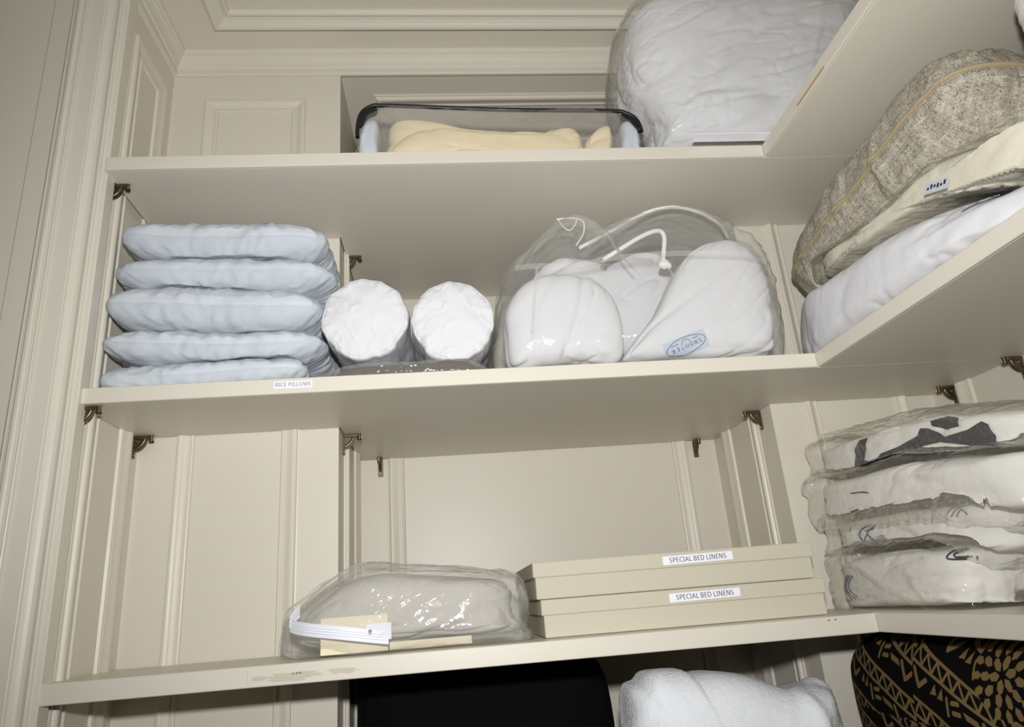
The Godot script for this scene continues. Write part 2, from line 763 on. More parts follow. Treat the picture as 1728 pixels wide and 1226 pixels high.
func make_materials() -> void:
	var peel := noise_tex(0.06, 3, 512, 3.0)
	var folds := noise_tex(0.012, 5, 512, 14.0)
	var p := mat(Color(0.853, 0.829, 0.772), 0.38, 0.0, 0.42)
	p.normal_enabled = true
	p.normal_texture = peel
	p.normal_scale = 0.03
	p.uv1_triplanar = true
	p.uv1_world_triplanar = true
	p.uv1_scale = Vector3.ONE * 2.5
	M.paint = p
	M.room_wall = mat(Color(0.62, 0.58, 0.5), 0.8)
	M.floor = mat(Color(0.33, 0.24, 0.17), 0.5)
	M.brass = mat(Color(0.4, 0.355, 0.28), 0.36, 0.8)
	M.steel = mat(Color(0.78, 0.76, 0.7), 0.22, 0.9)
	M.chip = mat(Color(0.72, 0.63, 0.47), 0.8)
	M.scuff = mat(Color(0.78, 0.745, 0.67), 0.7)
	M.pencil = mat(Color(0.42, 0.42, 0.44), 0.8)
	M.cotton = cloth(Color(0.865, 0.865, 0.875), folds, 0.12, 4.0)
	M.rice = cloth(Color(0.775, 0.80, 0.825), folds, 0.18, 6.0)
	M.rice_hem = cloth(Color(0.815, 0.84, 0.87), folds, 0.12, 6.0)
	M.cream_cloth = cloth(Color(0.88, 0.86, 0.79), folds, 0.15, 4.0)
	M.linen_white = cloth(Color(0.93, 0.92, 0.895), folds, 0.15, 5.0)
	M.towel = cloth(Color(0.93, 0.94, 0.955), noise_tex(0.12, 9, 512, 9.0), 0.4, 5.0)
	M.yellow = cloth(Color(0.92, 0.855, 0.715), noise_tex(0.2, 19, 512, 6.0), 0.5, 5.0)
	M.grey_blanket = cloth(Color(0.75, 0.725, 0.685), folds, 0.5, 5.0)
	M.brown = cloth(Color(0.3, 0.25, 0.2), noise_tex(0.12, 29, 512, 9.0), 0.8, 5.0)
	M.black = cloth(Color(0.035, 0.033, 0.033), folds, 0.4, 4.0)
	M.navy = cloth(Color(0.12, 0.13, 0.19), folds, 0.3, 4.0)
	M.thread = mat(Color(0.3, 0.33, 0.45), 0.8)
	M.pale_blue = mat(Color(0.74, 0.79, 0.86), 0.7)
	M.ink = mat(Color(0.1, 0.11, 0.14), 0.7)
	M.tape = mat(Color(0.93, 0.93, 0.96), 0.5)
	M.piping_black = mat(Color(0.06, 0.06, 0.08), 0.45)
	M.rope = mat(Color(0.93, 0.92, 0.9), 0.75)
	M.zip = mat(Color(0.92, 0.93, 0.96), 0.6)
	M.mesh_panel = mat(Color(0.78, 0.8, 0.84), 0.7)
	M.card = mat(Color(0.9, 0.86, 0.75), 0.85)
	var boxes := mat(Color(0.775, 0.75, 0.675), 0.82, 0.0, 0.3)
	boxes.normal_enabled = true
	boxes.normal_texture = peel
	boxes.normal_scale = 0.35
	boxes.uv1_triplanar = true
	boxes.uv1_scale = Vector3.ONE * 8.0
	M.box = boxes
	var crinkle := noise_tex(0.02, 11, 512, 16.0)
	M.film = film(Color(0.95, 0.95, 0.93), 0.12, 0.1, crinkle, 0.22, 4.0)
	M.film_milky = film(Color(0.95, 0.95, 0.93), 0.2, 0.12, crinkle, 0.15, 2.5)
	M.film_yellow = film(Color(0.95, 0.92, 0.85), 0.065, 0.1, crinkle, 0.3, 4.0)
	M.vinyl = film(Color(0.95, 0.95, 0.92), 0.08, 0.06, crinkle, 0.2, 3.0)
	M.burlap = burlap()
	M.burlap_trim = mat(Color(0.66, 0.6, 0.47), 0.85)
	M.tribal = tribal()

func burlap() -> StandardMaterial3D:
	var size := 512
	var count := 64
	var im := Image.create(size, size, false, Image.FORMAT_RGB8)
	var hm := Image.create(size, size, false, Image.FORMAT_RGBA8)
	var r := RandomNumberGenerator.new()
	r.seed = 21
	var wa := []
	var we := []
	for i in count:
		wa.append(r.randf_range(0.0, 1.0))
		we.append(r.randf_range(0.0, 1.0))
	var cell := float(size) / count
	var var_noise := noise(0.02, 4, false, 2)
	var dark := {}
	for y in size:
		for x in size:
			var i := int(x / cell)
			var j := int(y / cell)
			var fx := x / cell - i - 0.5
			var fy := y / cell - j - 0.5
			var over := (i + j) % 2 == 0
			var t: float = wa[i] if over else we[j]
			var key := i * 100 + j
			if not dark.has(key):
				dark[key] = r.randf()
			var h := (1.0 - 3.2 * (fx * fx if over else fy * fy)) * (1.0 - 0.9 * (fy * fy if over else fx * fx))
			var gap := maxf(absf(fx), absf(fy)) > 0.42
			var k := 0.74 + 0.22 * t + 0.1 * (float(dark[key]) - 0.5) + 0.08 * var_noise.get_noise_2d(x, y)
			if float(dark[key]) > 0.93:
				k *= 0.72
			if gap and absf(fx) > 0.36 and absf(fy) > 0.36:
				k *= 0.6
			var c := Color(0.875, 0.84, 0.765) * k
			im.set_pixel(x, y, Color(c.r, c.g, c.b))
			hm.set_pixel(x, y, Color(h, h, h))
	var m := mat(Color(1, 1, 1), 0.95, 0.0, 0.2)
	m.albedo_texture = ImageTexture.create_from_image(im)
	hm.bump_map_to_normal_map(5.0)
	m.normal_enabled = true
	m.normal_texture = ImageTexture.create_from_image(hm)
	m.normal_scale = 0.8
	m.uv1_triplanar = true
	m.uv1_triplanar_sharpness = 6.0
	m.uv1_scale = Vector3.ONE * 6.2
	return m

func line(im: Image, a: Vector2, b: Vector2, w: float, c: Color) -> void:
	var lo := Vector2i((a.min(b) - Vector2(w, w)).floor())
	var hi := Vector2i((a.max(b) + Vector2(w, w)).ceil())
	var d := b - a
	for y in range(maxi(lo.y, 0), mini(hi.y, im.get_height() - 1) + 1):
		for x in range(maxi(lo.x, 0), mini(hi.x, im.get_width() - 1) + 1):
			var p := Vector2(x, y) - a
			var t := clampf(p.dot(d) / maxf(d.length_squared(), 1e-6), 0.0, 1.0)
			if (p - d * t).length() < w / 2.0:
				im.set_pixel(x, y, c)

func blot(im: Image, pts: PackedVector2Array, c: Color) -> void:
	var lo := pts[0]
	var hi := pts[0]
	for p in pts:
		lo = lo.min(p)
		hi = hi.max(p)
	for y in range(maxi(int(lo.y), 0), mini(int(hi.y) + 1, im.get_height() - 1)):
		for x in range(maxi(int(lo.x), 0), mini(int(hi.x) + 1, im.get_width() - 1)):
			if Geometry2D.is_point_in_polygon(Vector2(x, y), pts):
				im.set_pixel(x, y, c)

# black cloth printed in tan: zigzag bands between lines, bars, arrows and a flower of petals
func tribal() -> StandardMaterial3D:
	var s := 1024
	var im := Image.create(s, s, false, Image.FORMAT_RGB8)
	im.fill(Color(0.045, 0.04, 0.035))
	var tan := Color(0.52, 0.43, 0.285)
	var slope := 0.42
	for k in 11:
		var y0 := -420.0 + k * 138.0
		line(im, Vector2(0, y0), Vector2(s, y0 + s * slope), 9, tan)
		line(im, Vector2(0, y0 + 44), Vector2(s, y0 + 44 + s * slope), 9, tan)
		var n := 24
		for i in n:
			var x0 := s * float(i) / n
			var x1 := s * (i + 0.5) / n
			var x2 := s * (i + 1.0) / n
			line(im, Vector2(x0, y0 + 40 + x0 * slope), Vector2(x1, y0 + 4 + x1 * slope), 8, tan)
			line(im, Vector2(x1, y0 + 4 + x1 * slope), Vector2(x2, y0 + 40 + x2 * slope), 8, tan)
		for i in 16:
			var cx := 10.0 + i * 64.0 + (k % 3) * 20.0
			var cy := y0 + 68 + cx * slope
			if (i + k) % 4 == 0:
				blot(im, PackedVector2Array([Vector2(cx, cy), Vector2(cx + 46, cy + 16), Vector2(cx + 56, cy + 34), Vector2(cx + 8, cy + 18)]), tan)
			elif (i + k) % 4 == 1:
				line(im, Vector2(cx, cy - 6), Vector2(cx + 18, cy + 38), 13, tan)
				line(im, Vector2(cx + 18, cy + 38), Vector2(cx + 50, cy + 22), 13, tan)
			elif (i + k) % 4 == 2:
				blot(im, PackedVector2Array([Vector2(cx, cy + 26), Vector2(cx + 24, cy), Vector2(cx + 26, cy + 28)]), tan)
				blot(im, PackedVector2Array([Vector2(cx + 28, cy + 34), Vector2(cx + 52, cy + 8), Vector2(cx + 52, cy + 38)]), tan)
			else:
				line(im, Vector2(cx + 6, cy + 4), Vector2(cx + 6, cy + 40), 12, tan)
				line(im, Vector2(cx + 26, cy + 12), Vector2(cx + 48, cy + 12), 12, tan)
				line(im, Vector2(cx + 28, cy + 34), Vector2(cx + 50, cy + 36), 12, tan)
	for c in [Vector2(345, 880), Vector2(760, 380)]:
		blot_disc(im, c, 96, Color(0.045, 0.04, 0.035))
		for ring in [[6, 26.0, 17.0], [11, 56.0, 17.0], [16, 86.0, 16.0]]:
			for i in ring[0]:
				var a: float = TAU * (i + 0.3 * ring[0]) / ring[0]
				var d := Vector2(cos(a), sin(a))
				var e := d.orthogonal()
				var m: Vector2 = c + d * ring[1]
				var l: float = ring[2]
				blot(im, PackedVector2Array([m - d * l, m - d * l * 0.3 + e * l * 0.6, m + d * l * 0.7 + e * l * 0.5, m + d * l, m + d * l * 0.7 - e * l * 0.5, m - d * l * 0.3 - e * l * 0.6]), tan)
	var m := mat(Color(1, 1, 1), 0.92, 0.0, 0.25)
	m.albedo_texture = ImageTexture.create_from_image(im)
	return m

func blot_disc(im: Image, c: Vector2, r: float, col: Color) -> void:
	for y in range(maxi(int(c.y - r), 0), mini(int(c.y + r), im.get_height() - 1)):
		for x in range(maxi(int(c.x - r), 0), mini(int(c.x + r), im.get_width() - 1)):
			if Vector2(x, y).distance_to(c) < r:
				im.set_pixel(x, y, col)

# ------------------------------------------------------------------ the room
func panel_profile(w: float, h := 0.011) -> Array:
	var s := w / 0.04
	return [Vector2(0, 0), Vector2(0.0, 0.0035 * h / 0.011), Vector2(0.004 * s, 0.004 * h / 0.011), Vector2(0.0055 * s, 0.009 * h / 0.011), Vector2(0.008 * s, h), Vector2(0.012 * s, h), Vector2(0.016 * s, 0.0095 * h / 0.011), Vector2(0.02 * s, 0.0072 * h / 0.011), Vector2(0.025 * s, 0.005 * h / 0.011), Vector2(0.029 * s, 0.0042 * h / 0.011), Vector2(0.0295 * s, 0.0025 * h / 0.011), Vector2(0.032 * s, 0.0025 * h / 0.011), Vector2(0.0325 * s, 0.0052 * h / 0.011), Vector2(0.035 * s, 0.0062 * h / 0.011), Vector2(0.038 * s, 0.005 * h / 0.011), Vector2(0.04 * s, 0.0)]

func molding(parent: Node3D, o: Vector3, u: Vector3, w: Vector3, up: Vector3, u0: float, v0: float, u1: float, v1: float, wide: float, h := 0.011) -> void:
	var f := Faces.new()
	f.frame(o, u, w, up, u0, v0, u1, v1, panel_profile(wide, h))
	part("panel_molding", f.mesh(), M.paint, parent)

func build_room() -> void:
	var X := Vector3.RIGHT
	var Y := Vector3.UP
	var Z := Vector3.BACK
	var o := Vector3(0, UP, 0)
	structure("floor", box_mesh(V(-2.3, -UP - 0.05, -D2 - 0.1), V(DR + 0.1, -UP, 2.7)), M.floor)
	var c := structure("ceiling", box_mesh(V(-2.3, CEIL, -D2 - 0.1), V(DR + 0.1, CEIL + 0.05, 2.7)), M.paint)
	molding(c, V(0, CEIL, 0), X, Z, -Y, -1.2555, -0.172, 0.28, 2.3, 0.056, 0.02)
	# left side of the cabinet
	var wl := structure("wall_left", box_mesh(V(-W - 0.05, -UP, -D1 - 0.02), V(-W, CEIL, 0.0)), M.paint)
	molding(wl, Vector3(-W, UP, 0), Z, Y, X, -0.237, -1.9, -0.048, 0.877, 0.05)
	# back: two piers, the recess between them and its header
	var f := Faces.new()
	f.box(V(-W - 0.05, -UP, -D2 - 0.05), V(XL, CEIL, -D1))
	f.box(V(XR, -UP, -D2 - 0.05), V(DR + 0.05, CEIL, -D1))
	f.box(V(XL, -UP, -D2 - 0.05), V(XR, CEIL, -D2))
	f.box(V(XL, SOFFIT, -D2), V(XR, CEIL, -D1))
	var wb := structure("wall_back", f.mesh(), M.paint)
	molding(wb, Vector3(0, UP, -D1), X, Y, Z, -1.302, -1.9, -1.043, 0.872, 0.04)
	molding(wb, Vector3(0, UP, -D1), X, Y, Z, 0.103, -1.9, 0.356, 0.872, 0.032)
	molding(wb, Vector3(0, UP, -D2), X, Y, Z, -0.89, -1.9, -0.058, 0.9, 0.046)
	molding(wb, Vector3(XL, UP, 0), Z, Y, X, -0.58, -1.9, -0.358, 0.72, 0.05)
	molding(wb, Vector3(XR, UP, 0), Z, Y, -X, -0.58, -1.9, -0.358, 0.72, 0.05)
	molding(wb, Vector3(0, UP + SOFFIT, 0), X, Z, -Y, -0.884, -0.62, -0.055, -0.364, 0.05)
	# right side, running on into the room
	var wr := structure("wall_right", box_mesh(V(DR, -UP, -D1), V(DR + 0.05, CEIL, 2.65)), M.paint)
	molding(wr, Vector3(DR, UP, 0), Z, Y, -X, -0.196, -1.9, 0.78, 0.872, 0.05)
	# crown round the top
	var prof := [Vector2(0.0, 0.944), Vector2(0.007, 0.944), Vector2(0.009, 0.948), Vector2(0.009, 0.963), Vector2(0.0135, 0.9665), Vector2(0.0135, 0.969), Vector2(0.0165, 0.977), Vector2(0.021, 0.985), Vector2(0.027, 0.9895), Vector2(0.027, 0.993), Vector2(0.032, 0.995), Vector2(0.034, 1.0), Vector2(0.034, CEIL)]
	var cr := Faces.new()
	for k in prof.size() - 1:
		var a: Vector2 = prof[k]
		var b: Vector2 = prof[k + 1]
		var pa := [V(-W + a.x, a.y, 0.0), V(-W + a.x, a.y, -D1 + a.x), V(DR - a.x, a.y, -D1 + a.x), V(DR - a.x, a.y, 2.6)]
		var pb := [V(-W + b.x, b.y, 0.0), V(-W + b.x, b.y, -D1 + b.x), V(DR - b.x, b.y, -D1 + b.x), V(DR - b.x, b.y, 2.6)]
		var dirs := [X - Y * 0.6, Z - Y * 0.6, -X - Y * 0.6]
		for i in 3:
			cr.quad(pa[i], pa[i + 1], pb[i + 1], pb[i], dirs[i])
	structure("trim_1", cr.mesh(), M.paint)
	# casing that frames the opening on the left: a long moulded profile
	var cas := [Vector2(0.0, -0.02), Vector2(0.0, 0.010), Vector2(0.002, 0.012), Vector2(0.011, 0.013), Vector2(0.0122, 0.018), Vector2(0.0140, 0.0195), Vector2(0.0160, 0.0195), Vector2(0.0172, 0.0165), Vector2(0.0200, 0.0135), Vector2(0.0250, 0.0112), Vector2(0.0310, 0.0112), Vector2(0.0365, 0.0135), Vector2(0.0410, 0.0175), Vector2(0.0425, 0.0225), Vector2(0.0440, 0.0235), Vector2(0.0465, 0.0235), Vector2(0.0478, 0.0190), Vector2(0.0500, 0.0170), Vector2(0.0765, 0.0200), Vector2(0.0780, 0.0250), Vector2(0.0800, 0.0262), Vector2(0.0822, 0.0250), Vector2(0.0830, 0.0215), Vector2(0.0850, 0.0215), Vector2(0.0870, 0.0255), Vector2(0.0905, 0.0280), Vector2(0.0950, 0.0280), Vector2(0.0985, 0.0250), Vector2(0.1000, 0.0205), Vector2(0.1015, 0.0205), Vector2(0.1020, 0.0245), Vector2(0.1045, 0.0250), Vector2(0.1085, 0.0220), Vector2(0.1125, 0.0160), Vector2(0.1150, 0.0080), Vector2(0.1190, 0.0050), Vector2(0.1560, 0.0050), Vector2(0.1585, 0.0030), Vector2(0.1590, 0.0)]
	var cf := Faces.new()
	for k in cas.size() - 1:
		var a: Vector2 = cas[k]
		var b: Vector2 = cas[k + 1]
		var up := Vector3(b.y - a.y, 0, b.x - a.x)
		cf.quad(V(-1.366 - a.x, -UP, a.y), V(-1.366 - b.x, -UP, b.y), V(-1.366 - b.x, CEIL, b.y), V(-1.366 - a.x, CEIL, a.y), up)
	structure("trim_2", cf.mesh(), M.paint)
	structure("wall_front", box_mesh(V(-2.3, -UP, -0.05), V(-W - 0.06, CEIL, 0.0)), M.paint)
	# the rest of the closet behind the camera
	structure("wall_side", box_mesh(V(-2.35, -UP, -0.05), V(-2.3, CEIL, 2.7)), M.room_wall)
	structure("wall_rear", box_mesh(V(-2.3, -UP, 2.65), V(DR + 0.05, CEIL, 2.7)), M.room_wall)

# ------------------------------------------------------------------ shelves
func shelf(label: String, y: float, left: float, edge: float, corner: float, t: float) -> Node3D:
	var s := thing("shelf", label, "shelf", V(corner, y, edge))
	var f := Faces.new()
	var g := 0.003
	var off := -V(corner, y, edge)
	f.box(V(left, y, -D1 + g) + off, V(DR - g, y + t, edge - 0.006) + off)
	f.box(V(XL + g, y, -D2 + g) + off, V(XR - g, y + t, -D1 + g) + off)
	part("back_board", f.mesh(), M.paint, s)
	part("edge_band", box_mesh(V(left, y, edge - 0.006) + off, V(corner, y + t, edge) + off, 0.0012), M.paint, s)
	part("side_board", box_mesh(V(corner + 0.006, y, edge - 0.005) + off, V(DR - g, y + t, 1.05) + off, 0.0008), M.paint, s)
	part("edge_band", box_mesh(V(corner, y, edge) + off, V(corner + 0.006, y + t, 1.05) + off, 0.0012), M.paint, s)
	return s

func build_shelves() -> void:
	var top := shelf("cream top shelf under the comforter bag and the yellow blanket bag", YT, -1.366, 0.0242, -0.0259, TH)
	# a chip in the paint along the front edge
	var f := Faces.new()
	f.box(Vector3(-0.0006, 0.003, 0.155), Vector3(0.0004, 0.0085, 0.262), 0.0003)
	part("paint_chip", f.mesh(), M.chip, top, "tan chip in the paint of the front edge")
	var midl := shelf("cream middle shelf with a rice pillows label on its front edge", YM, -1.378, 0.0, 0.0, TH)
	var lab := part("label_tape", box_mesh(Vector3(-0.034, -0.0065, 0.0), Vector3(0.034, 0.0065, 0.0005)), M.tape, midl, "small white label that reads RICE PILLOWS")
	lab.position = Vector3(-1.001, 0.0165, 0.0)
	lab.rotation.z = -0.01
	var tx := part("lettering", lettering("RICE PILLOWS", 0.0072), M.pencil, lab)
	tx.position = Vector3(0, 0, 0.0006)
	var bot := shelf("cream bottom shelf with scuffed edge under the linen boxes", YB, -1.376, 0.0083, -0.0037, 0.031)
	scuffs(bot)
	shelf("shadowed cream shelf below the bottom shelf, holding towels", YL, -1.376, -0.03, 0.0, TH)

func scuffs(s: Node3D) -> void:
	# rubbed paint and marks on the front edge
	var r := RandomNumberGenerator.new()
	r.seed = 5
	for k in [[-0.985, 0.012, 0.05, 0.007, 0.0004], [-0.905, 0.014, 0.03, 0.005, 0.0006], [-1.035, 0.013, 0.014, 0.004, 0.0008]]:
		var f := Faces.new()
		var ring := []
		for i in 28:
			var a := TAU * i / 28
			var m := r.randf_range(0.55, 1.1)
			ring.append(Vector3(k[0] + cos(a) * k[2] * m, clampf(k[1] + sin(a) * k[3] * m, 0.003, 0.028), k[4]))
		for i in 28:
			f.tri(Vector3(k[0], k[1], k[4]), ring[i], ring[(i + 1) % 28], Vector3.BACK)
		part("scuff", f.mesh(), M.scuff, s, "brownish scuffed patch in the paint")
	part("crack", box_mesh(Vector3(-1.054, 0.004, 0.0), Vector3(-1.053, 0.028, 0.0004)), M.scuff, s)
	for x in [-0.985, -0.979, -0.974, -0.088, -0.076]:
		var y := 0.015 if x < -0.5 else 0.025
		part("mark", box_mesh(Vector3(x, y, 0.0), Vector3(x + 0.0035, y + 0.0018, 0.0012)), M.pencil, s)

# ------------------------------------------------------------------ shelf supports
func bracket_proto() -> Node3D:
	# wall plane at x = 0, arm along +x, top at y = 0
	var t := Node3D.new()
	var f := Faces.new()
	f.box(Vector3(0.0, -0.038, -0.0055), Vector3(0.0025, 0.0, 0.0055), 0.0006)
	part("wall_plate", f.mesh(), M.brass, t)
	# quarter-round web with a curved rib
	var w := Faces.new()
	var n := 10
	for i in n:
		var a0 := PI / 2 * i / n
		var a1 := PI / 2 * (i + 1) / n
		for s in [-1.0, 1.0]:
			w.tri(Vector3(0.0, 0.0, s * 0.0022), Vector3(0.024 * cos(a0), -0.027 * sin(a0), s * 0.0022), Vector3(0.024 * cos(a1), -0.027 * sin(a1), s * 0.0022), Vector3(0, 0, s))
		w.quad(Vector3(0.024 * cos(a0), -0.027 * sin(a0), -0.0022), Vector3(0.024 * cos(a1), -0.027 * sin(a1), -0.0022), Vector3(0.024 * cos(a1), -0.027 * sin(a1), 0.0022), Vector3(0.024 * cos(a0), -0.027 * sin(a0), 0.0022), Vector3(cos(a0), -sin(a0), 0))
	part("web", w.mesh(), M.brass, t)
	var arc := PackedVector3Array()
	for i in 13:
		var a := PI / 2 * i / 12
		arc.append(Vector3(0.0195 * cos(a), -0.022 * sin(a), 0.0))
	part("rib", tube(arc, 0.0036, 8), M.brass, t)
	part("arm", box_mesh(Vector3(0.0, -0.0055, -0.0055), Vector3(0.028, 0.0, 0.0055), 0.0008), M.brass, t)
	part("barrel", tube(PackedVector3Array([Vector3(0.03, 0.0, 0), Vector3(0.03, -0.0005, 0), Vector3(0.03, -0.0105, 0), Vector3(0.03, -0.011, 0)]), 0.0042, 12), M.brass, t)
	part("pin", tube(PackedVector3Array([Vector3(0.0342, -0.0015, 0.0018), Vector3(0.0342, -0.0095, 0.0018)]), 0.0012, 8), M.steel, t)
	part("screw", tube(PackedVector3Array([Vector3(0.0022, -0.033, 0), Vector3(0.0036, -0.033, 0)]), 0.0026, 10), M.steel, t)
	part("rivet", tube(PackedVector3Array([Vector3(0.008, -0.009, -0.0034), Vector3(0.008, -0.009, 0.0034)]), 0.002, 8), M.steel, t)
	return t

func build_brackets() -> void:
	var proto := bracket_proto()
	var spots := [
		[-W, YT, -0.030, 0.0, "brass bracket under the top shelf on the left side wall"],
		[XL, YT, -0.372, 0.0, "brass bracket under the top shelf beside the recess, above a bolster"],
		[-W, YM, -0.020, 0.0, "brass bracket under the middle shelf on the left wall next to the casing"],
		[-W, YM, -0.256, 0.0, "brass bracket under the middle shelf in the left inner corner"],
		[XL, YM, -0.345, 0.0, "brass bracket under the middle shelf on the left side of the recess"],
		[-0.907, YM, -D2, PI / 2, "narrow brass bracket on the recess back wall, above the zipped blanket bag"],
		[-0.036, YM, -D2, PI / 2, "narrow brass bracket on the recess back wall, above the linen boxes"],
		[XR, YM, -0.338, PI, "brass bracket under the middle shelf on the right side of the recess"],
		[DR, YM, -0.205, PI, "brass bracket under the middle shelf in the right inner corner"],
		[DR, YM, 0.0, PI, "brass bracket under the middle shelf on the right wall, nearer the room"],
	]
	for s in spots:
		var b: Node3D = proto.duplicate()
		b.name = numbered("shelf_bracket")
		add_child(b)
		b.scale = Vector3.ONE * 1.2
		b.position = V(s[0], s[1] - 0.0008, s[2])
		# turned so that the arm leaves the wall it is screwed to
		b.rotation.y = -s[3] if s[3] < 2.0 else s[3]
		tag(b, s[4], "bracket", "brass shelf supports")
	proto.free()

# ------------------------------------------------------------------ top shelf
func top_shelf_things() -> void:
	var y0 := YT + TH + 0.001
	var zf := -0.012
	var o := Vector3(0, UP, 0)
	var X := Vector3.RIGHT
	var Y := Vector3.UP
	var Z := Vector3.BACK
	# folded yellow blanket inside a clear zipped bag
	var base := V(-0.57, y0, zf - 0.17)
	var bl := thing("folded_blanket", "pale yellow blanket folded in the clear bag with black piping", "blanket", base)
	var folds := [
		[[[648, 262], [647, 225], [649, 198], [662, 187], [715, 190], [750, 198], [790, 206], [860, 211], [950, 215], [955, 262], [800, 268]], -0.008],
		[[[652, 262], [668, 222], [720, 210], [800, 216], [900, 222], [985, 226], [990, 262], [820, 270]], 0.004],
		[[[905, 265], [908, 218], [930, 207], [968, 206], [987, 220], [990, 250], [985, 268]], -0.002],
		[[[986, 268], [984, 240], [992, 222], [1010, 207], [1030, 203], [1039, 216], [1040, 245], [1038, 268]], 0.0],
	]
	var k := 0
	for f in folds:
		var out := outline_z(f[0], zf - 0.02)
		for i in out.size():
			out[i].y = maxf(out[i].y, y0 + 0.002)
		var b := blob(o - base, X, Y, Z, out, zf - 0.014 + f[1], zf - 0.34, 6.0, 140)
		var along := Vector3(1, -0.15, 0) if k < 2 else Vector3(1, 0.6, 0)
		part("fold", blob_mesh(b, [[0.003, 14.0, stretch(along, 0.25), true], [0.002, 30.0, stretch(along, 0.4), true], [0.0006, 120.0, Basis(), false, 1]], 40 + k, 90, -base.y + UP + y0 + 0.002, Vector2.ONE, {"mode": -1}), M.yellow, bl)
		k += 1
	var bag := thing("blanket_bag", "clear vinyl storage bag with black piping on the top shelf", "storage bag", base)
	var ring := outline_z([[611, 268], [604, 240], [604, 212], [610, 192], [626, 181], [650, 179], [850, 186], [1030, 188], [1056, 192], [1074, 203], [1082, 222], [1083, 245], [1078, 268], [850, 272]], zf)
	for i in ring.size():
		ring[i].y = maxf(ring[i].y, y0)
	var bb := blob(o - base, X, Y, Z, ring, zf + 0.004, zf - 0.37, 14.0, 200)
	part("vinyl_cover", blob_mesh(bb, [[0.005, 7.0, stretch(X, 0.5), true], [0.003, 16.0, stretch(X, 0.6), true], [0.001, 40.0, Basis(), true]], 71, 130, -base.y + UP + y0, Vector2.ONE, {"mode": 1}), M.vinyl, bag)
	for zz in [zf + 0.002, zf - 0.36]:
		var path := PackedVector3Array()
		var lowest := y0 + 0.055
		for p in smooth_ring(ring, 160):
			if p.y > lowest:
				path.append(Vector3(p.x, p.y, zz) + o - base)
		path = in_order(path)
		part("piping", tube(path, 0.0045, 8), M.piping_black, bag, "black piping")
	for sx in [[607, 636], [1052, 1081]]:
		var a := outline_z([[sx[0], 262], [sx[0] - 1, 228], [sx[0] + (12 if sx[0] < 800 else 0), 200], [sx[1] - (0 if sx[0] < 800 else 10), 198 if sx[0] < 800 else 202], [sx[1], 228], [sx[1] - 1, 262]], zf)
		for i in a.size():
			a[i].y = maxf(a[i].y, y0)
		part("side_panel", blob_mesh(blob(o - base, X, Y, Z, a, zf + 0.0015, zf - 0.35, 10.0, 60), [[0.0015, 60.0, stretch(Y, 0.15), true]], 75, 40, -base.y + UP + y0), M.mesh_panel, bag, "white woven side panel")
		var c := outline_z([[605, 214], [606, 198], [616, 186], [634, 181], [636, 189], [622, 196], [613, 208]] if sx[0] < 800 else [[1082, 222], [1078, 206], [1066, 196], [1050, 191], [1049, 200], [1062, 206], [1072, 216]], zf)
		part("corner_patch", blob_mesh(blob(o - base, X, Y, Z, c, zf + 0.004, zf - 0.01, 6.0, 40), [], 0, 16), M.piping_black, bag)
	# comforter in a clear bag, filling the corner up to the ceiling and leaning over the blanket bag
	var px := [[1112, 262], [1098, 225], [1080, 188], [1056, 160], [1043, 120], [1044, 70], [1055, 25], [1090, -20], [1180, -48], [1300, -52], [1400, -30], [1450, 10], [1475, 70], [1480, 140], [1450, 210], [1380, 250], [1290, 262], [1190, 265]]
	var out := outline_z(px, -0.05)
	for i in out.size():
		out[i].y = clampf(out[i].y, y0, CEIL - 0.04)
		out[i].x = minf(out[i].x, DR - 0.05)
	base = V(0.05, y0, -0.1)
	var fb := thing("plastic_bag", "clear crinkled plastic bag around the white comforter", "plastic bag", base)
	var fbb := blob(o - base, X, Y, Z, out, 0.058, -0.262, 3.4, 260)
	part("film", blob_mesh(fbb, [[0.006, 5.0, stretch(Vector3(1, 0.6, 0), 0.35), true], [0.0045, 12.0, stretch(Vector3(0.6, 1, 0), 0.3), true], [0.002, 34.0, stretch(Vector3(1, 0.7, 0), 0.4), true]], 91, 170, -base.y + UP + y0, Vector2.ONE, {"mode": 1, "roof": CEIL - 0.004 + UP - base.y}), M.film, fb)
	var com := thing("comforter", "bulky white comforter bundled in clear plastic on the top shelf corner", "comforter", base)
	var cb := blob(o - base, X, Y, Z, fit_inside(out, fbb, 0.975), 0.05, -0.255, 3.2, 240)
	part("quilt", blob_mesh(cb, [[0.012, 3.0, stretch(Vector3(1, 0.3, 0), 0.5), false, 2], [0.008, 6.5, stretch(Vector3(1, 0.3, 0), 0.3), true], [0.004, 15.0, stretch(Vector3(1, 0.45, 0), 0.3), true], [0.002, 36.0, stretch(Vector3(1, 0.2, 0), 0.5), true]], 81, 170, -base.y + UP + y0 + 0.003, Vector2.ONE, {"mode": -1}), M.cotton, com)
	part("card_insert", box_mesh(V(-0.185, y0 + 0.0002, 0.036) - base, V(-0.01, y0 + 0.002, 0.064) - base, 0.0005), M.tape, fb)

func in_order(p: PackedVector3Array) -> PackedVector3Array:
	# an open run of ring points starts after the largest gap
	var n := p.size()
	var far := -1.0
	var start := 0
	for i in n:
		var d := p[i].distance_to(p[(i + 1) % n])
		if d > far:
			far = d
			start = (i + 1) % n
	var out := PackedVector3Array()
	for i in n:
		out.append(p[(start + i) % n])
	return out

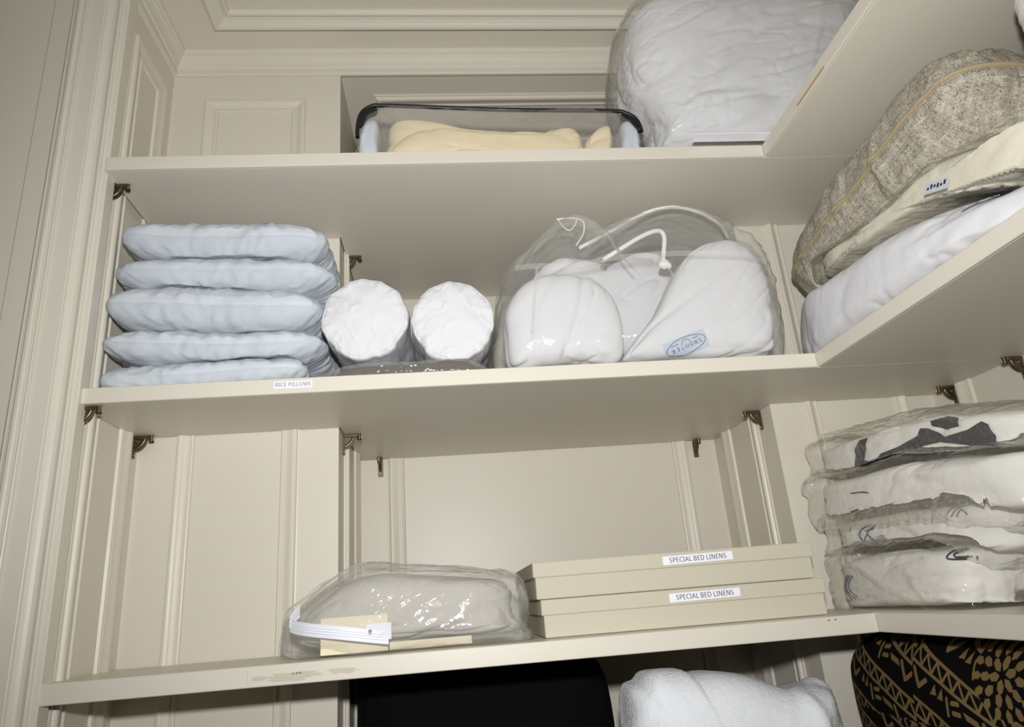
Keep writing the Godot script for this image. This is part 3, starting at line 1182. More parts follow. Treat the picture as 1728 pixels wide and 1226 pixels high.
# ------------------------------------------------------------------ middle shelf
func rice_pillows() -> void:
	var y := YM + TH
	var pile := {}
	add_heights(pile, Transform3D(), flat_points(-1.38, -0.9, -0.28, 0.0, YM + TH + UP))
	var names := ["lowest light blue rice pillow, pressed flat on the middle shelf", "second light blue rice pillow up from the shelf, corner poking towards the bolster", "third and plumpest light blue rice pillow, midway up the stack", "fourth light blue rice pillow, just below the top one", "topmost light blue rice pillow of the stack of five"]
	# [left x, right x, thickness, back shift, turn]
	var spec := [[-1.372, -0.985, 0.056, 0.0, 0.0], [-1.374, -0.952, 0.066, -0.002, 0.02], [-1.376, -0.955, 0.086, 0.004, -0.012], [-1.366, -0.936, 0.068, -0.004, 0.02], [-1.362, -0.95, 0.082, 0.002, -0.015]]
	for i in 5:
		var s: Array = spec[i]
		var a: float = (s[1] - s[0]) / 2.0
		var h: float = s[2] / 2.0
		var t := thing("rice_pillow", names[i], "pillow", V((s[0] + s[1]) / 2.0, y + h, -0.146 + s[3]), "stack of light blue rice pillows")
		t.rotation.y = s[4]
		t.rotation.z = [0.0, -0.03, -0.05, -0.05, -0.06][i]
		var nu := 220
		var nv := 60
		var p := cushion_points(a, 0.126, h * 1.04, 6.0, 0.03, nu, nv, 0.5, 6.0)
		var sd := i * 17
		var lift := 0.004 + 0.003 * (i % 3)
		var thin := 0.75 if i == 0 else 0.7
		p = bent(p, func(q: Vector3) -> Vector3:
			var k: float = absf(q.x) / a
			# thinner towards the corners, the corners turned up a little
			q.y *= 1.0 - (1.0 - thin) * pow(k, 5.0)
			return q + Vector3(0, lift * pow(k, 4.0) + 0.003 * sin(q.x * 11.0 + sd), 0))
		p = cushion_folds(p, nu, nv, 0.007, [[0.004, 12.0, Basis(), false, 2], [0.0022, 26.0, stretch(Vector3(0.35, 1, 0.3), 0.3), true], [0.001, 60.0, stretch(Vector3(0.2, 1, 0.3), 0.4), true]], 100 + sd)
		p = settle(pile, t.transform, p, 0.0015, 2)
		add_heights(pile, t.transform, p)
		part("pillow_case", grid_mesh(p, nu, nv, true), M.rice, t)
		# stitched hem along the front seam
		var hp := PackedVector3Array()
		var n0 := int(nu * (0.125 + 0.012 * (i % 2)))
		var n1 := int(nu * ([0.3, 0.37, 0.375, 0.36, 0.37][i]))
		var cols := n1 - n0
		var pn := outward(p, grid_normals(p, nu, nv, true))
		for j in [-3, -2, -1, 0, 1, 2]:
			for c in cols + 1:
				var at_: int = (nv / 2 + j + 2) * (nu + 1) + n0 + c
				hp.append(p[at_] + pn[at_] * 0.0012)
		part("hem", grid_mesh(hp, cols, 5, false, PackedVector2Array(), 1 if ((hp[cols + 2] - hp[0]).cross(hp[cols + 1] - hp[1])).z > 0 else -1), M.rice_hem, t)
		y += s[2] - 0.001

func flat_points(x0: float, x1: float, z0: float, z1: float, y: float) -> PackedVector3Array:
	var out := PackedVector3Array()
	for i in int((x1 - x0) / 0.006) + 1:
		for j in int((z1 - z0) / 0.006) + 1:
			out.append(Vector3(x0 + i * 0.006, y, z0 + j * 0.006))
	return out

func bolsters_and_package() -> void:
	var y0 := YM + TH + 0.0008
	# flat brown throws in clear plastic under the bolsters
	var X := Vector3.RIGHT
	var Y := Vector3.UP
	var Z := Vector3.BACK
	var base := V(-0.79, y0, -0.17)
	var pile := {}
	var pb := thing("plastic_bag", "clear crinkled plastic wrap around the dark brown throw", "plastic bag", base)
	var r := PackedVector2Array([Vector2(-0.955, y0), Vector2(-0.958, y0 + 0.012), Vector2(-0.93, y0 + 0.026), Vector2(-0.86, y0 + 0.028), Vector2(-0.78, y0 + 0.028), Vector2(-0.67, y0 + 0.028), Vector2(-0.642, y0 + 0.018), Vector2(-0.64, y0), Vector2(-0.79, y0)])
	var wrap := blob(Vector3(0, UP, 0) - base, X, Y, Z, r, -0.014, -0.33, 6.0, 160)
	part("film", blob_mesh(wrap, [[0.004, 22.0, stretch(Vector3(1, 0, 0.3), 0.5), true], [0.0015, 60.0, Basis(), true]], 133, 120, -base.y + UP + y0, Vector2.ONE, {"mode": 1, "pile": pile, "base": base}), M.film, pb)
	var pk := thing("folded_throw", "dark brown folded throw in plastic lying under the white bolsters", "throw", base)
	var inner := PackedVector2Array()
	for q in fit_inside(r, wrap, 0.93):
		inner.append(Vector2(q.x, maxf(q.y, y0 + 0.003)))
	part("throw", blob_mesh(blob(Vector3(0, UP, 0) - base, X, Y, Z, inner, -0.02, -0.322, 6.0, 120), [[0.0018, 25.0, Basis(), true]], 131, 90, -base.y + UP + y0 + 0.003, Vector2.ONE, {"mode": -1}), M.brown, pk)
	var specs := [[-0.8755, 0.16, 0.0838, -0.035, 0.0, "white cotton bolster next to the rice pillows, end facing out"], [-0.7045, 0.145, 0.0812, -0.03, 0.0, "white cotton bolster between its twin and the drawstring bag"]]
	for i in 2:
		var s: Array = specs[i]
		var rad: float = s[2]
		var lon := 0.44
		var t := thing("bolster", s[5], "bolster", V(s[0], s[1], s[3]), "pair of white bolsters")
		t.rotation.y = s[4]
		t.rotation.x = 0.02
		var nu := 180
		var nv := 90
		var p := PackedVector3Array()
		var f := noise(1.0, 150 + i, false, 1)
		var g := noise(1.0, 160 + i, false, 2)
		for j in nv + 1:
			var tt := float(j) / nv
			var rr := 0.0
			var z := 0.0
			if tt < 0.5:
				rr = tt / 0.5 * 0.93
				z = 0.012 * (1.0 - rr * rr) - 0.002
			elif tt < 0.62:
				var a := (tt - 0.5) / 0.12 * PI / 2
				rr = 0.93 + 0.07 * sin(a)
				z = -0.002 + 0.0105 * (cos(a) - 1.0)
			elif tt < 0.94:
				rr = 1.0
				z = -0.0125 - (lon - 0.025) * (tt - 0.62) / 0.32
			else:
				rr = (1.0 - tt) / 0.06
				z = -lon
			for k in nu + 1:
				var a := TAU * (k % nu) / nu
				var dir := Vector2(cos(a), sin(a))
				var w := 0.0
				var rim := smoothstep(0.55, 1.0, rr)
				if tt < 0.62:
					# puckers drawn in from the rim seam
					var cr := f.get_noise_3d(dir.x * rr * 1.5, dir.y * rr * 1.5, 1.0) / 0.16
					var cq := f.get_noise_3d(dir.x * rr * 2.2 + 9.0, dir.y * rr * 0.9, 4.0) / 0.14
					w = 0.0011 * exp(-cr * cr) + 0.0012 * exp(-cq * cq) * smoothstep(-0.2, 0.4, g.get_noise_2d(dir.x * rr * 2.0, dir.y * rr * 2.0)) + 0.006 * g.get_noise_3d(dir.x * rr * 0.9, dir.y * rr * 0.9, 7.0) + 0.0045 * rim * g.get_noise_3d(dir.x * 3.4, dir.y * 3.4, rr * 1.5)
				var side := 0.0042 * g.get_noise_3d(dir.x * 1.6, dir.y * 1.6, z * 8.0)
				var q := dir * (rad * rr + (side if rr > 0.9 else side * rr)) * Vector2(1.0, 1.0 - 0.03 * (1.0 - i))
				p.append(Vector3(q.x, q.y - 0.006 * absf(dir.y) * float(dir.y < -0.7), z + w))
		p = settle(pile, t.transform, p, 0.002, 2)
		part("cover", grid_mesh(p, nu, nv, true), M.cotton, t)
		# the seam cord at the rim
		var seam := PackedVector3Array()
		for k in 90:
			var a := TAU * k / 90
			var rs := rad * 0.98 + 0.0042 * g.get_noise_3d(cos(a) * 1.6, sin(a) * 1.6, -0.06)
			seam.append(Vector3(cos(a) * rs, sin(a) * rs * (1.0 - 0.03 * (1.0 - i)), -0.007 + 0.002 * g.get_noise_2d(cos(a) * 3.0, sin(a) * 3.0)))
		part("seam", tube(seam, 0.0012, 6, true), M.cotton, t)

func drawstring_bag() -> void:
	var y0 := YM + TH + 0.001
	var X := Vector3.RIGHT
	var Y := Vector3.UP
	var Z := Vector3.BACK
	var o := Vector3(0, UP, 0)
	var z := -0.05
	var cat := "white body pillow"
	# the bag itself
	var px := [[842, 620], [840, 560], [846, 504], [860, 454], [905, 406], [944, 376], [974, 374], [1000, 404], [1050, 382], [1125, 360], [1180, 366], [1228, 386], [1276, 414], [1304, 462], [1318, 520], [1320, 592], [1296, 603], [1100, 611], [950, 617]]
	var ring := outline_z(px, -0.06)
	for i in ring.size():
		ring[i].y = maxf(ring[i].y, y0)
		ring[i].x = clampf(ring[i].x, -0.615, -0.012)
	var base := V(-0.32, y0, -0.16)
	var bag := thing("drawstring_bag", "clear plastic drawstring bag with white rope handle on the middle shelf", "plastic bag", base)
	var bb := blob(o - base, X, Y, Z, ring, -0.006, -0.33, 5.0, 240)
	part("film", blob_mesh(bb, [[0.006, 4.5, stretch(Vector3(0.5, 1, 0), 0.4), true], [0.004, 11.0, stretch(Vector3(1, 0.25, 0), 0.25), true], [0.002, 30.0, stretch(Vector3(1, 0.6, 0), 0.4), true]], 301, 170, -base.y + UP + y0, Vector2.ONE, {"mode": 1}), M.film, bag)
	# the pillow's lobes, as the bag holds them: left end, middle hump behind, right end lying over
	var lobes := [
		["white pillow at the left in the clear drawstring bag", [[832, 626], [832, 572], [846, 520], [884, 474], [945, 454], [1004, 464], [1042, 502], [1058, 556], [1050, 608], [980, 618], [920, 622]], -0.028, -0.16, 3.4, Vector3(0.4, 1, 0)],
		["white pillow at the back of the clear drawstring bag, below the rope", [[858, 600], [864, 525], [892, 462], [945, 422], [1010, 402], [1075, 398], [1122, 424], [1155, 475], [1165, 540], [1130, 590], [1000, 604]], -0.166, -0.3, 3.2, Vector3(1, 0.5, 0)],
		["white pillow at the right in the clear drawstring bag, carrying the oval logo", [[1050, 610], [1066, 574], [1100, 528], [1128, 472], [1160, 422], [1205, 398], [1258, 398], [1298, 424], [1326, 480], [1334, 545], [1308, 594], [1230, 604], [1120, 610]], -0.03, -0.16, 3.8, Vector3(1, 0.8, 0)],
	]
	var logo_blob: Blob
	var logo_thing: Node3D
	var k := 0
	for l in lobes:
		var out := outline_z(l[1], l[2] - 0.03)
		for i in out.size():
			out[i].y = maxf(out[i].y, y0 + 0.003)
			out[i].x = clampf(out[i].x, -0.606, -0.018)
		out = fit_inside(out, bb, 0.97)
		var c := Vector2.ZERO
		for q in out:
			c += q
		c /= out.size()
		var at_ := V(c.x, y0, (l[2] + l[3]) / 2.0)
		var t := thing("body_pillow", l[0], "pillow", at_, "pillows in the drawstring bag")
		var b := blob(o - at_, X, Y, Z, out, l[2], l[3], l[4], 150)
		part("pillow_cover", blob_mesh(b, [[0.005, 4.0, stretch(l[5], 0.6), false, 2], [0.0045, 9.0, stretch(l[5], 0.25), true], [0.0025, 20.0, stretch(l[5], 0.3), true]], 200 + k * 9, 130, -at_.y + UP + y0 + 0.003, Vector2.ONE, {"mode": -1}), M.cotton, t)
		if k == 2:
			logo_blob = b
			logo_thing = t
		k += 1
	# oval logo on the pillow, hanging upside down
	var lc := at(1160, 580, 2, -0.035)
	var turn := deg_to_rad(19.0)
	var pt := part("cloth_label", patch(logo_blob, lc.x, lc.y, 0.092, 0.036, turn, 0.0015, 40, 16), M.pale_blue, logo_thing, "pale blue woven label with an oval logo")
	var oval := PackedVector3Array()
	for i in 60:
		var a := TAU * i / 60
		var q := Vector2(cos(a) * 0.042, sin(a) * 0.0158).rotated(turn) + Vector2(lc.x, lc.y)
		oval.append(logo_blob.surface(q.x, q.y, 0.0024))
	part("oval", tube(oval, 0.0006, 6, true), M.ink, pt)
	var word := "SNOOZER"
	for i in word.length():
		var q := Vector2(0.03 - i * 0.0098, -0.0015).rotated(turn) + Vector2(lc.x, lc.y)
		var lt := part("lettering", lettering(word[i], 0.0078, 0.0006), M.ink, pt)
		lt.position = logo_blob.surface(q.x, q.y, 0.0028)
		lt.rotation = Vector3(-0.05, 0, turn + PI)
	var arc := PackedVector3Array()
	for i in 16:
		var a := PI * i / 15
		var q := Vector2(0.0005 + cos(a) * 0.0095, 0.002 + sin(a) * 0.0095).rotated(turn) + Vector2(lc.x, lc.y)
		arc.append(logo_blob.surface(q.x, q.y, 0.0024))
	part("arc", tube(arc, 0.0005, 6), M.ink, pt)
	for s in [[-0.024, 0.0075, 0.016], [0.0225, 0.0075, 0.012]]:
		part("small_print", patch(logo_blob, lc.x + s[0] * cos(turn) - s[1] * sin(turn), lc.y + s[0] * sin(turn) + s[1] * cos(turn), s[2], 0.0016, turn, 0.0024, 8, 2), M.pencil, pt)
	# rolled hem round the mouth of the bag
	var hem := []
	for q in [[842, 455], [900, 466], [960, 470], [1020, 458], [1090, 452], [1150, 452], [1230, 452], [1296, 447]]:
		var w := at(q[0], q[1], 2, -0.06)
		hem.append(bb.surface(w.x, w.y, 0.002))
	part("hem", ribbon(spline(hem, 8), Vector3(0, 0.012, 0)), M.film_milky, bag)
	var gather := []
	for q in [[893, 575], [897, 520], [902, 468]]:
		var w := at(q[0], q[1], 2, -0.06)
		gather.append(bb.surface(w.x, w.y, 0.002))
	part("fold_line", ribbon(spline(gather, 8), Vector3(0.006, 0, 0)), M.film_milky, bag)
	# white rope: one length over the back, one through the grommet at the front
	var r1 := []
	for q in [[978, 418, -0.10], [1020, 396, -0.10], [1070, 368, -0.10], [1108, 353, -0.10], [1145, 350, -0.11], [1185, 361, -0.14], [1215, 380, -0.18], [1228, 400, -0.21]]:
		r1.append(at(q[0], q[1], 2, q[2]) + o - base)
	part("rope", tube(spline(r1), 0.0042, 10), M.rope, bag, "white rope")
	var r2 := []
	for q in [[1018, 438, -0.03], [1045, 421, -0.022], [1080, 400, -0.022], [1104, 390, -0.026], [1116, 391, -0.034], [1121, 402, -0.036], [1120, 425, -0.037], [1119, 441, -0.038]]:
		r2.append(at(q[0], q[1], 2, q[2]) + o - base)
	part("rope", tube(spline(r2), 0.0048, 10), M.rope, bag, "white rope through a metal grommet")
	var knot := at(1122, 446, 2, -0.036) + o - base
	var kb := blob(Vector3.ZERO, X, Y, Z, PackedVector2Array([Vector2(knot.x - 0.011, knot.y - 0.007), Vector2(knot.x - 0.009, knot.y + 0.009), Vector2(knot.x + 0.008, knot.y + 0.007), Vector2(knot.x + 0.012, knot.y - 0.008)]), knot.z + 0.009, knot.z - 0.009, 2.2, 32)
	part("knot", blob_mesh(kb, [[0.002, 90.0, Basis(), false, 1]], 5, 16), M.rope, bag)
	var gr := PackedVector3Array()
	var gc := at(1019, 438, 2, -0.034) + o - base
	for i in 24:
		gr.append(gc + Vector3(cos(TAU * i / 24) * 0.0062, sin(TAU * i / 24) * 0.0062, 0))
	part("grommet", tube(gr, 0.0016, 6, true), M.steel, bag)
	# the closed bag corner with its small hanging loop
	var loop := []
	for q in [[942, 371], [952, 384], [962, 388], [970, 380], [973, 371]]:
		loop.append(at(q[0], q[1], 2, -0.06) + o - base)
	part("loop", tube(spline(loop, 6), 0.0014, 6), M.rope, bag)
	var stit := []
	for q in [[939, 370], [956, 368], [975, 369], [985, 376], [984, 395], [972, 414]]:
		stit.append(at(q[0], q[1], 2, -0.058) + o - base)
	part("cord", tube(spline(stit, 6), 0.0016, 6), M.rope, bag)

func ribbon(path: PackedVector3Array, wide: Vector3) -> ArrayMesh:
	var p := PackedVector3Array()
	for j in 3:
		for q in path:
			p.append(q + wide * (j / 2.0 - 0.5))
	var n := path.size() - 1
	var k := (p[n + 2] - p[0]).cross(p[n + 1] - p[1])
	return grid_mesh(p, n, 2, false, PackedVector2Array(), 1 if k.z > 0.0 else -1)

# pillows on the part of the middle shelf that runs towards the room
func right_leg_pillows() -> void:
	var y0 := YM + TH + 0.001
	var Y := Vector3.UP
	var Z := Vector3.BACK
	var N := Vector3.LEFT
	var o := Vector3(0, UP, 0)
	# long white pillow lying along the shelf
	var out := outline_x([[1340, 616], [1330, 570], [1331, 526], [1346, 496], [1400, 460], [1490, 396], [1560, 354], [1612, 330], [1660, 322]], 0.06)
	out.append_array([Vector2(0.46, 0.112), Vector2(0.53, 0.1), Vector2(0.572, 0.08), Vector2(0.585, 0.055), Vector2(0.57, y0), Vector2(0.4, y0), Vector2(0.2, y0), Vector2(0.0, y0), Vector2(-0.15, y0)])
	for i in out.size():
		out[i].y = maxf(out[i].y, y0)
		out[i].x = maxf(out[i].x, -D1 + 0.01)
	var base := V(0.2, y0, 0.2)
	var pile := {}
	var t := thing("pillow", "long white pillow lying along the right arm of the middle shelf", "pillow", base)
	var wb := blob(o - base, Z, Y, N, out, -0.012, -0.4, 3.4, 220)
	part("pillow_cover", blob_mesh(wb, [[0.005, 4.5, stretch(Vector3(0, 0.6, 1), 0.5), false, 2], [0.003, 8.0, stretch(Vector3(0, 0.5, 1), 0.3), true], [0.002, 18.0, stretch(Vector3(0, 1, 0.6), 0.3), true]], 401, 170, -base.y + UP + y0, Vector2.ONE, {"mode": -1, "pile": pile, "base": base, "smooth": 14}), M.cotton, t)
	var tw := at(1636, 339, 0, 0.05)
	part("tag", patch(wb, tw.z, tw.y, 0.034, 0.008, 0.25, 0.006), M.pale_blue, t, "small pale blue tag")
	# cream pillow in a clear cover on top of it
	out = PackedVector2Array()
	var under := PackedVector2Array()
	for i in 17:
		var z := -0.06 + 0.039 * i
		var h := -9.0
		for cell in pile:
			if absf(cell.y * CELL - z) < 0.025:
				h = maxf(h, pile[cell] - UP)
		h = maxf(h, y0) + 0.003
		under.append(Vector2(z, h))
		out.append(Vector2(z, h + lerpf(0.042, 0.075, smoothstep(0.2, 0.45, z))))
	under.reverse()
	out.append_array(under)
	base = V(0.22, out[0].y, 0.25)
	var cf := thing("plastic_cover", "clear plastic cover with a care tag around the cream pillow", "plastic cover", base)
	var cfb := blob(o - base, Z, Y, N, out, -0.04, -0.4, 7.0, 220)
	var upper := {}
	part("film", blob_mesh(cfb, [[0.004, 9.0, stretch(Vector3(0, 0.5, 1), 0.3), true], [0.002, 24.0, Basis(), true]], 431, 150, -99.0, Vector2.ONE, {"mode": 1, "on": pile, "pile": upper, "base": base, "gap": 0.003}), M.film_yellow, cf)
	var c := thing("pillow", "cream pillow in a clear cover under the woven burlap cushion", "pillow", base)
	var cb := blob(o - base, Z, Y, N, fit_inside(out, cfb, 0.965), -0.048, -0.392, 6.0, 200)
	part("pillow_cover", blob_mesh(cb, [[0.004, 8.0, stretch(Vector3(0, 0.5, 1), 0.4), true], [0.0015, 24.0, Basis(), true]], 421, 140, -99.0, Vector2.ONE, {"mode": -1, "on": pile, "base": base, "gap": 0.007}), M.cream_cloth, c)
	var ctw := at(1610, 313, 0, 0.06)
	var ct := part("tag", box_mesh(Vector3(-0.0006, -0.009, -0.026), Vector3(0.0, 0.009, 0.026)), M.mesh_panel, cf, "printed grey care tag")
	ct.position = cfb.surface(ctw.z, ctw.y, 0.004)
	ct.rotation = Vector3(0.35, 0.0, -0.25)
	for i in 6:
		part("print", box_mesh(Vector3(-0.001, -0.003, -0.002), Vector3(-0.0006, 0.001 + 0.003 * (i % 2), 0.002)), M.ink, ct).position = Vector3(0, 0.001 * (i % 3), -0.018 + 0.0072 * i)
	# burlap cushion on top, front end raised
	var nu := 300
	var nv := 100
	var bp := cushion_points(0.318, 0.182, 0.122, 5.5, 0.03, nu, nv, 0.62, 3.4)
	var b := thing("burlap_cushion", "large woven burlap cushion with tan piping wedged under the top shelf", "cushion", V(0.236, 0.296, 0.13))
	b.rotation = Vector3(0.0, PI / 2, 0.0)
	b.rotate_object_local(Vector3(0, 0, 1), -0.12)
	var bf := cushion_folds(bp, nu, nv, 0.016, [[0.007, 7.0, stretch(Vector3(0.1, 0.6, 1), 0.35), true], [0.0035, 16.0, stretch(Vector3(0.1, 0.6, 1), 0.4), true]], 441)
	for k in pile:
		upper[k] = maxf(upper.get(k, -99.0), pile[k])
	bf = settle(upper, b.transform, bf, 0.002, 2)
	var uv := PackedVector2Array()
	for q in bp:
		uv.append(Vector2(q.x, q.z * 0.75 + q.y) / 0.19)
	part("cushion_cover", grid_mesh(bf, nu, nv, true, uv), M.burlap, b)
	var pipe := PackedVector3Array()
	for i in nu:
		var v := bf[(nv / 2) * (nu + 1) + i]
		pipe.append(v * Vector3(1.004, 1.0, 1.008))
	part("piping", tube(pipe, 0.0042, 8, true), M.burlap_trim, b, "tan piping round the edge")
	# another pillow further out along the shelf
	var g := thing("pillow", "grey-white pillow standing at the end of the burlap cushion", "pillow", V(0.312, 0.345, 0.575))
	var gp := cushion_points(0.19, 0.112, 0.08, 4.0, 0.03, 160, 60, 0.5, 4.0)
	part("pillow_cover", cushion_mesh(gp, 160, 60, 0.012, [[0.006, 9.0, Basis(), true]], 451), M.linen_white, g)
	g.rotation = Vector3(PI / 2, -0.25, 0)

# ------------------------------------------------------------------ bottom shelf
func bottom_shelf_bag() -> void:
	var y0 := YB + 0.031 + 0.001
	var X := Vector3.RIGHT
	var Y := Vector3.UP
	var Z := Vector3.BACK
	var o := Vector3(0, UP, 0)
	var base := V(-0.79, y0, -0.17)
	var px := [[478, 1102], [474, 1062], [484, 1038], [522, 1007], [580, 962], [625, 952], [690, 955], [760, 957], [830, 963], [876, 975], [900, 1002], [914, 1036], [910, 1062], [895, 1082], [760, 1094], [600, 1106]]
	var out := outline_z(px, -0.05)
	for i in out.size():
		out[i].y = maxf(out[i].y, y0)
		out[i].x = minf(out[i].x, -0.6)
	var bag := thing("zipped_bag", "clear zipped plastic bag holding a grey blanket on the bottom shelf", "plastic bag", base)
	var fb := blob(o - base, X, Y, Z, out, -0.024, -0.32, 3.6, 220)
	part("film", blob_mesh(fb, [[0.006, 7.0, stretch(Vector3(1, 0.35, 0), 0.3), true], [0.004, 14.0, stretch(Vector3(1, 0.3, 0), 0.25), true], [0.0015, 34.0, stretch(Vector3(1, 0.6, 0), 0.35), true]], 511, 170, -base.y + UP + y0, Vector2.ONE, {"mode": 1}), M.film_milky, bag)
	px = [[490, 1104], [484, 1060], [505, 1025], [570, 975], [640, 957], [720, 959], [800, 963], [856, 970], [890, 995], [912, 1035], [910, 1072], [800, 1088], [650, 1104]]
	out = outline_z(px, -0.06)
	for i in out.size():
		out[i].y = maxf(out[i].y, y0 + 0.003)
	var bl := thing("blanket", "pale grey folded blanket inside the zipped clear bag", "blanket", base)
	var b := blob(o - base, X, Y, Z, fit_inside(out, fb, 0.965), -0.056, -0.305, 3.4, 180)
	part("folded_cloth", blob_mesh(b, [[0.005, 5.0, stretch(Vector3(1, 0.25, 0), 0.4), false, 2], [0.007, 9.0, stretch(Vector3(1, 0.25, 0), 0.2), true], [0.0035, 20.0, stretch(Vector3(1, 0.2, 0), 0.3), true]], 501, 130, -base.y + UP + y0 + 0.003, Vector2.ONE, {"mode": -1}), M.grey_blanket, bl)
	# white zip tape round the lower left
	var zp := []
	for q in [[484, 1030], [478, 1046], [486, 1056], [520, 1062], [570, 1066], [620, 1071], [658, 1074]]:
		var w := at(q[0], q[1], 2, -0.04)
		zp.append(fb.surface(w.x, w.y, 0.003))
	part("zip_tape", ribbon(spline(zp, 8), Vector3(0, 0.021, 0)), M.zip, bag, "white zip tape")
	for dy in [-0.004, 0.0, 0.004]:
		var path := PackedVector3Array()
		for v in spline(zp, 8):
			path.append(v + Vector3(0, dy, 0.001))
		part("zip_coil", tube(path, 0.0008, 6), M.tape, bag)
	var torn := Faces.new()
	var zt := at(640, 1066, 2, -0.02)
	torn.box(Vector3(zt.x - 0.022, zt.y - 0.012 + UP, -0.022) - base, Vector3(zt.x + 0.02, zt.y + 0.014 + UP, -0.0205) - base)
	part("zip_end", torn.mesh(), M.zip, bag)
	var pull := Faces.new()
	var zq := at(625, 1066, 2, -0.018)
	pull.box(Vector3(zq.x - 0.003, zq.y - 0.004 + UP, -0.0205) - base, Vector3(zq.x + 0.003, zq.y + 0.004 + UP, -0.0165) - base, 0.001)
	part("zip_pull", pull.mesh(), M.brass, bag)
	# cream cardboard stiffeners showing through the front
	var card := thing("cardboard_insert", "cream cardboard stiffener at the front of the zipped bag", "cardboard", V(-0.89, y0, -0.05))
	var cb := V(-0.89, y0, -0.05)
	var f := Faces.new()
	f.box(V(-0.955, y0 + 0.003, -0.052) - cb, V(-0.842, y0 + 0.062, -0.048) - cb, 0.0008)
	part("panel", f.mesh(), M.card, card)
	var f2 := Faces.new()
	f2.box(V(-0.84, y0 + 0.003, -0.052) - cb, V(-0.7, y0 + 0.016, -0.048) - cb, 0.0008)
	part("panel", f2.mesh(), M.card, card)

func linen_boxes() -> void:
	var y0 := YB + 0.031 + 0.0008
	var spec := [["lower cream cardboard box labelled special bed linens", -0.575, -0.048, y0, 0.0, -0.028], ["upper cream cardboard box labelled special bed linens", -0.583, -0.058, y0 + 0.0645, 0.004, -0.02]]
	for s in spec:
		var base := V((s[1] + s[2]) / 2.0, s[3], -0.065 - 0.2)
		var t := thing("linen_box", s[0], "box", base, "stacked linen boxes")
		var hx: float = (s[2] - s[1]) / 2.0
		var hz := 0.205
		part("base", box_mesh(Vector3(-hx + 0.004, 0, -hz + 0.004), Vector3(hx - 0.004, 0.058, hz - 0.004), 0.0012), M.box, t)
		var lid := part("lid", box_mesh(Vector3(-hx, 0.037, -hz), Vector3(hx, 0.0635, hz), 0.0014), M.box, t)
		var lb := part("label_tape", box_mesh(Vector3(-0.066, -0.0075, 0), Vector3(0.066, 0.0075, 0.0005)), M.tape, t, "white label that reads SPECIAL BED LINENS")
		lb.position = Vector3(0.025 + s[4] * 2.0 + 0.01, 0.0500, hz + 0.0002)
		lb.rotation.z = 0.012
		var tx := part("lettering", lettering("SPECIAL BED LINENS", 0.0083), M.ink, lb)
		tx.position = Vector3(0, 0, 0.0006)
		t.rotation.y = -0.008 if s[3] > y0 else 0.0

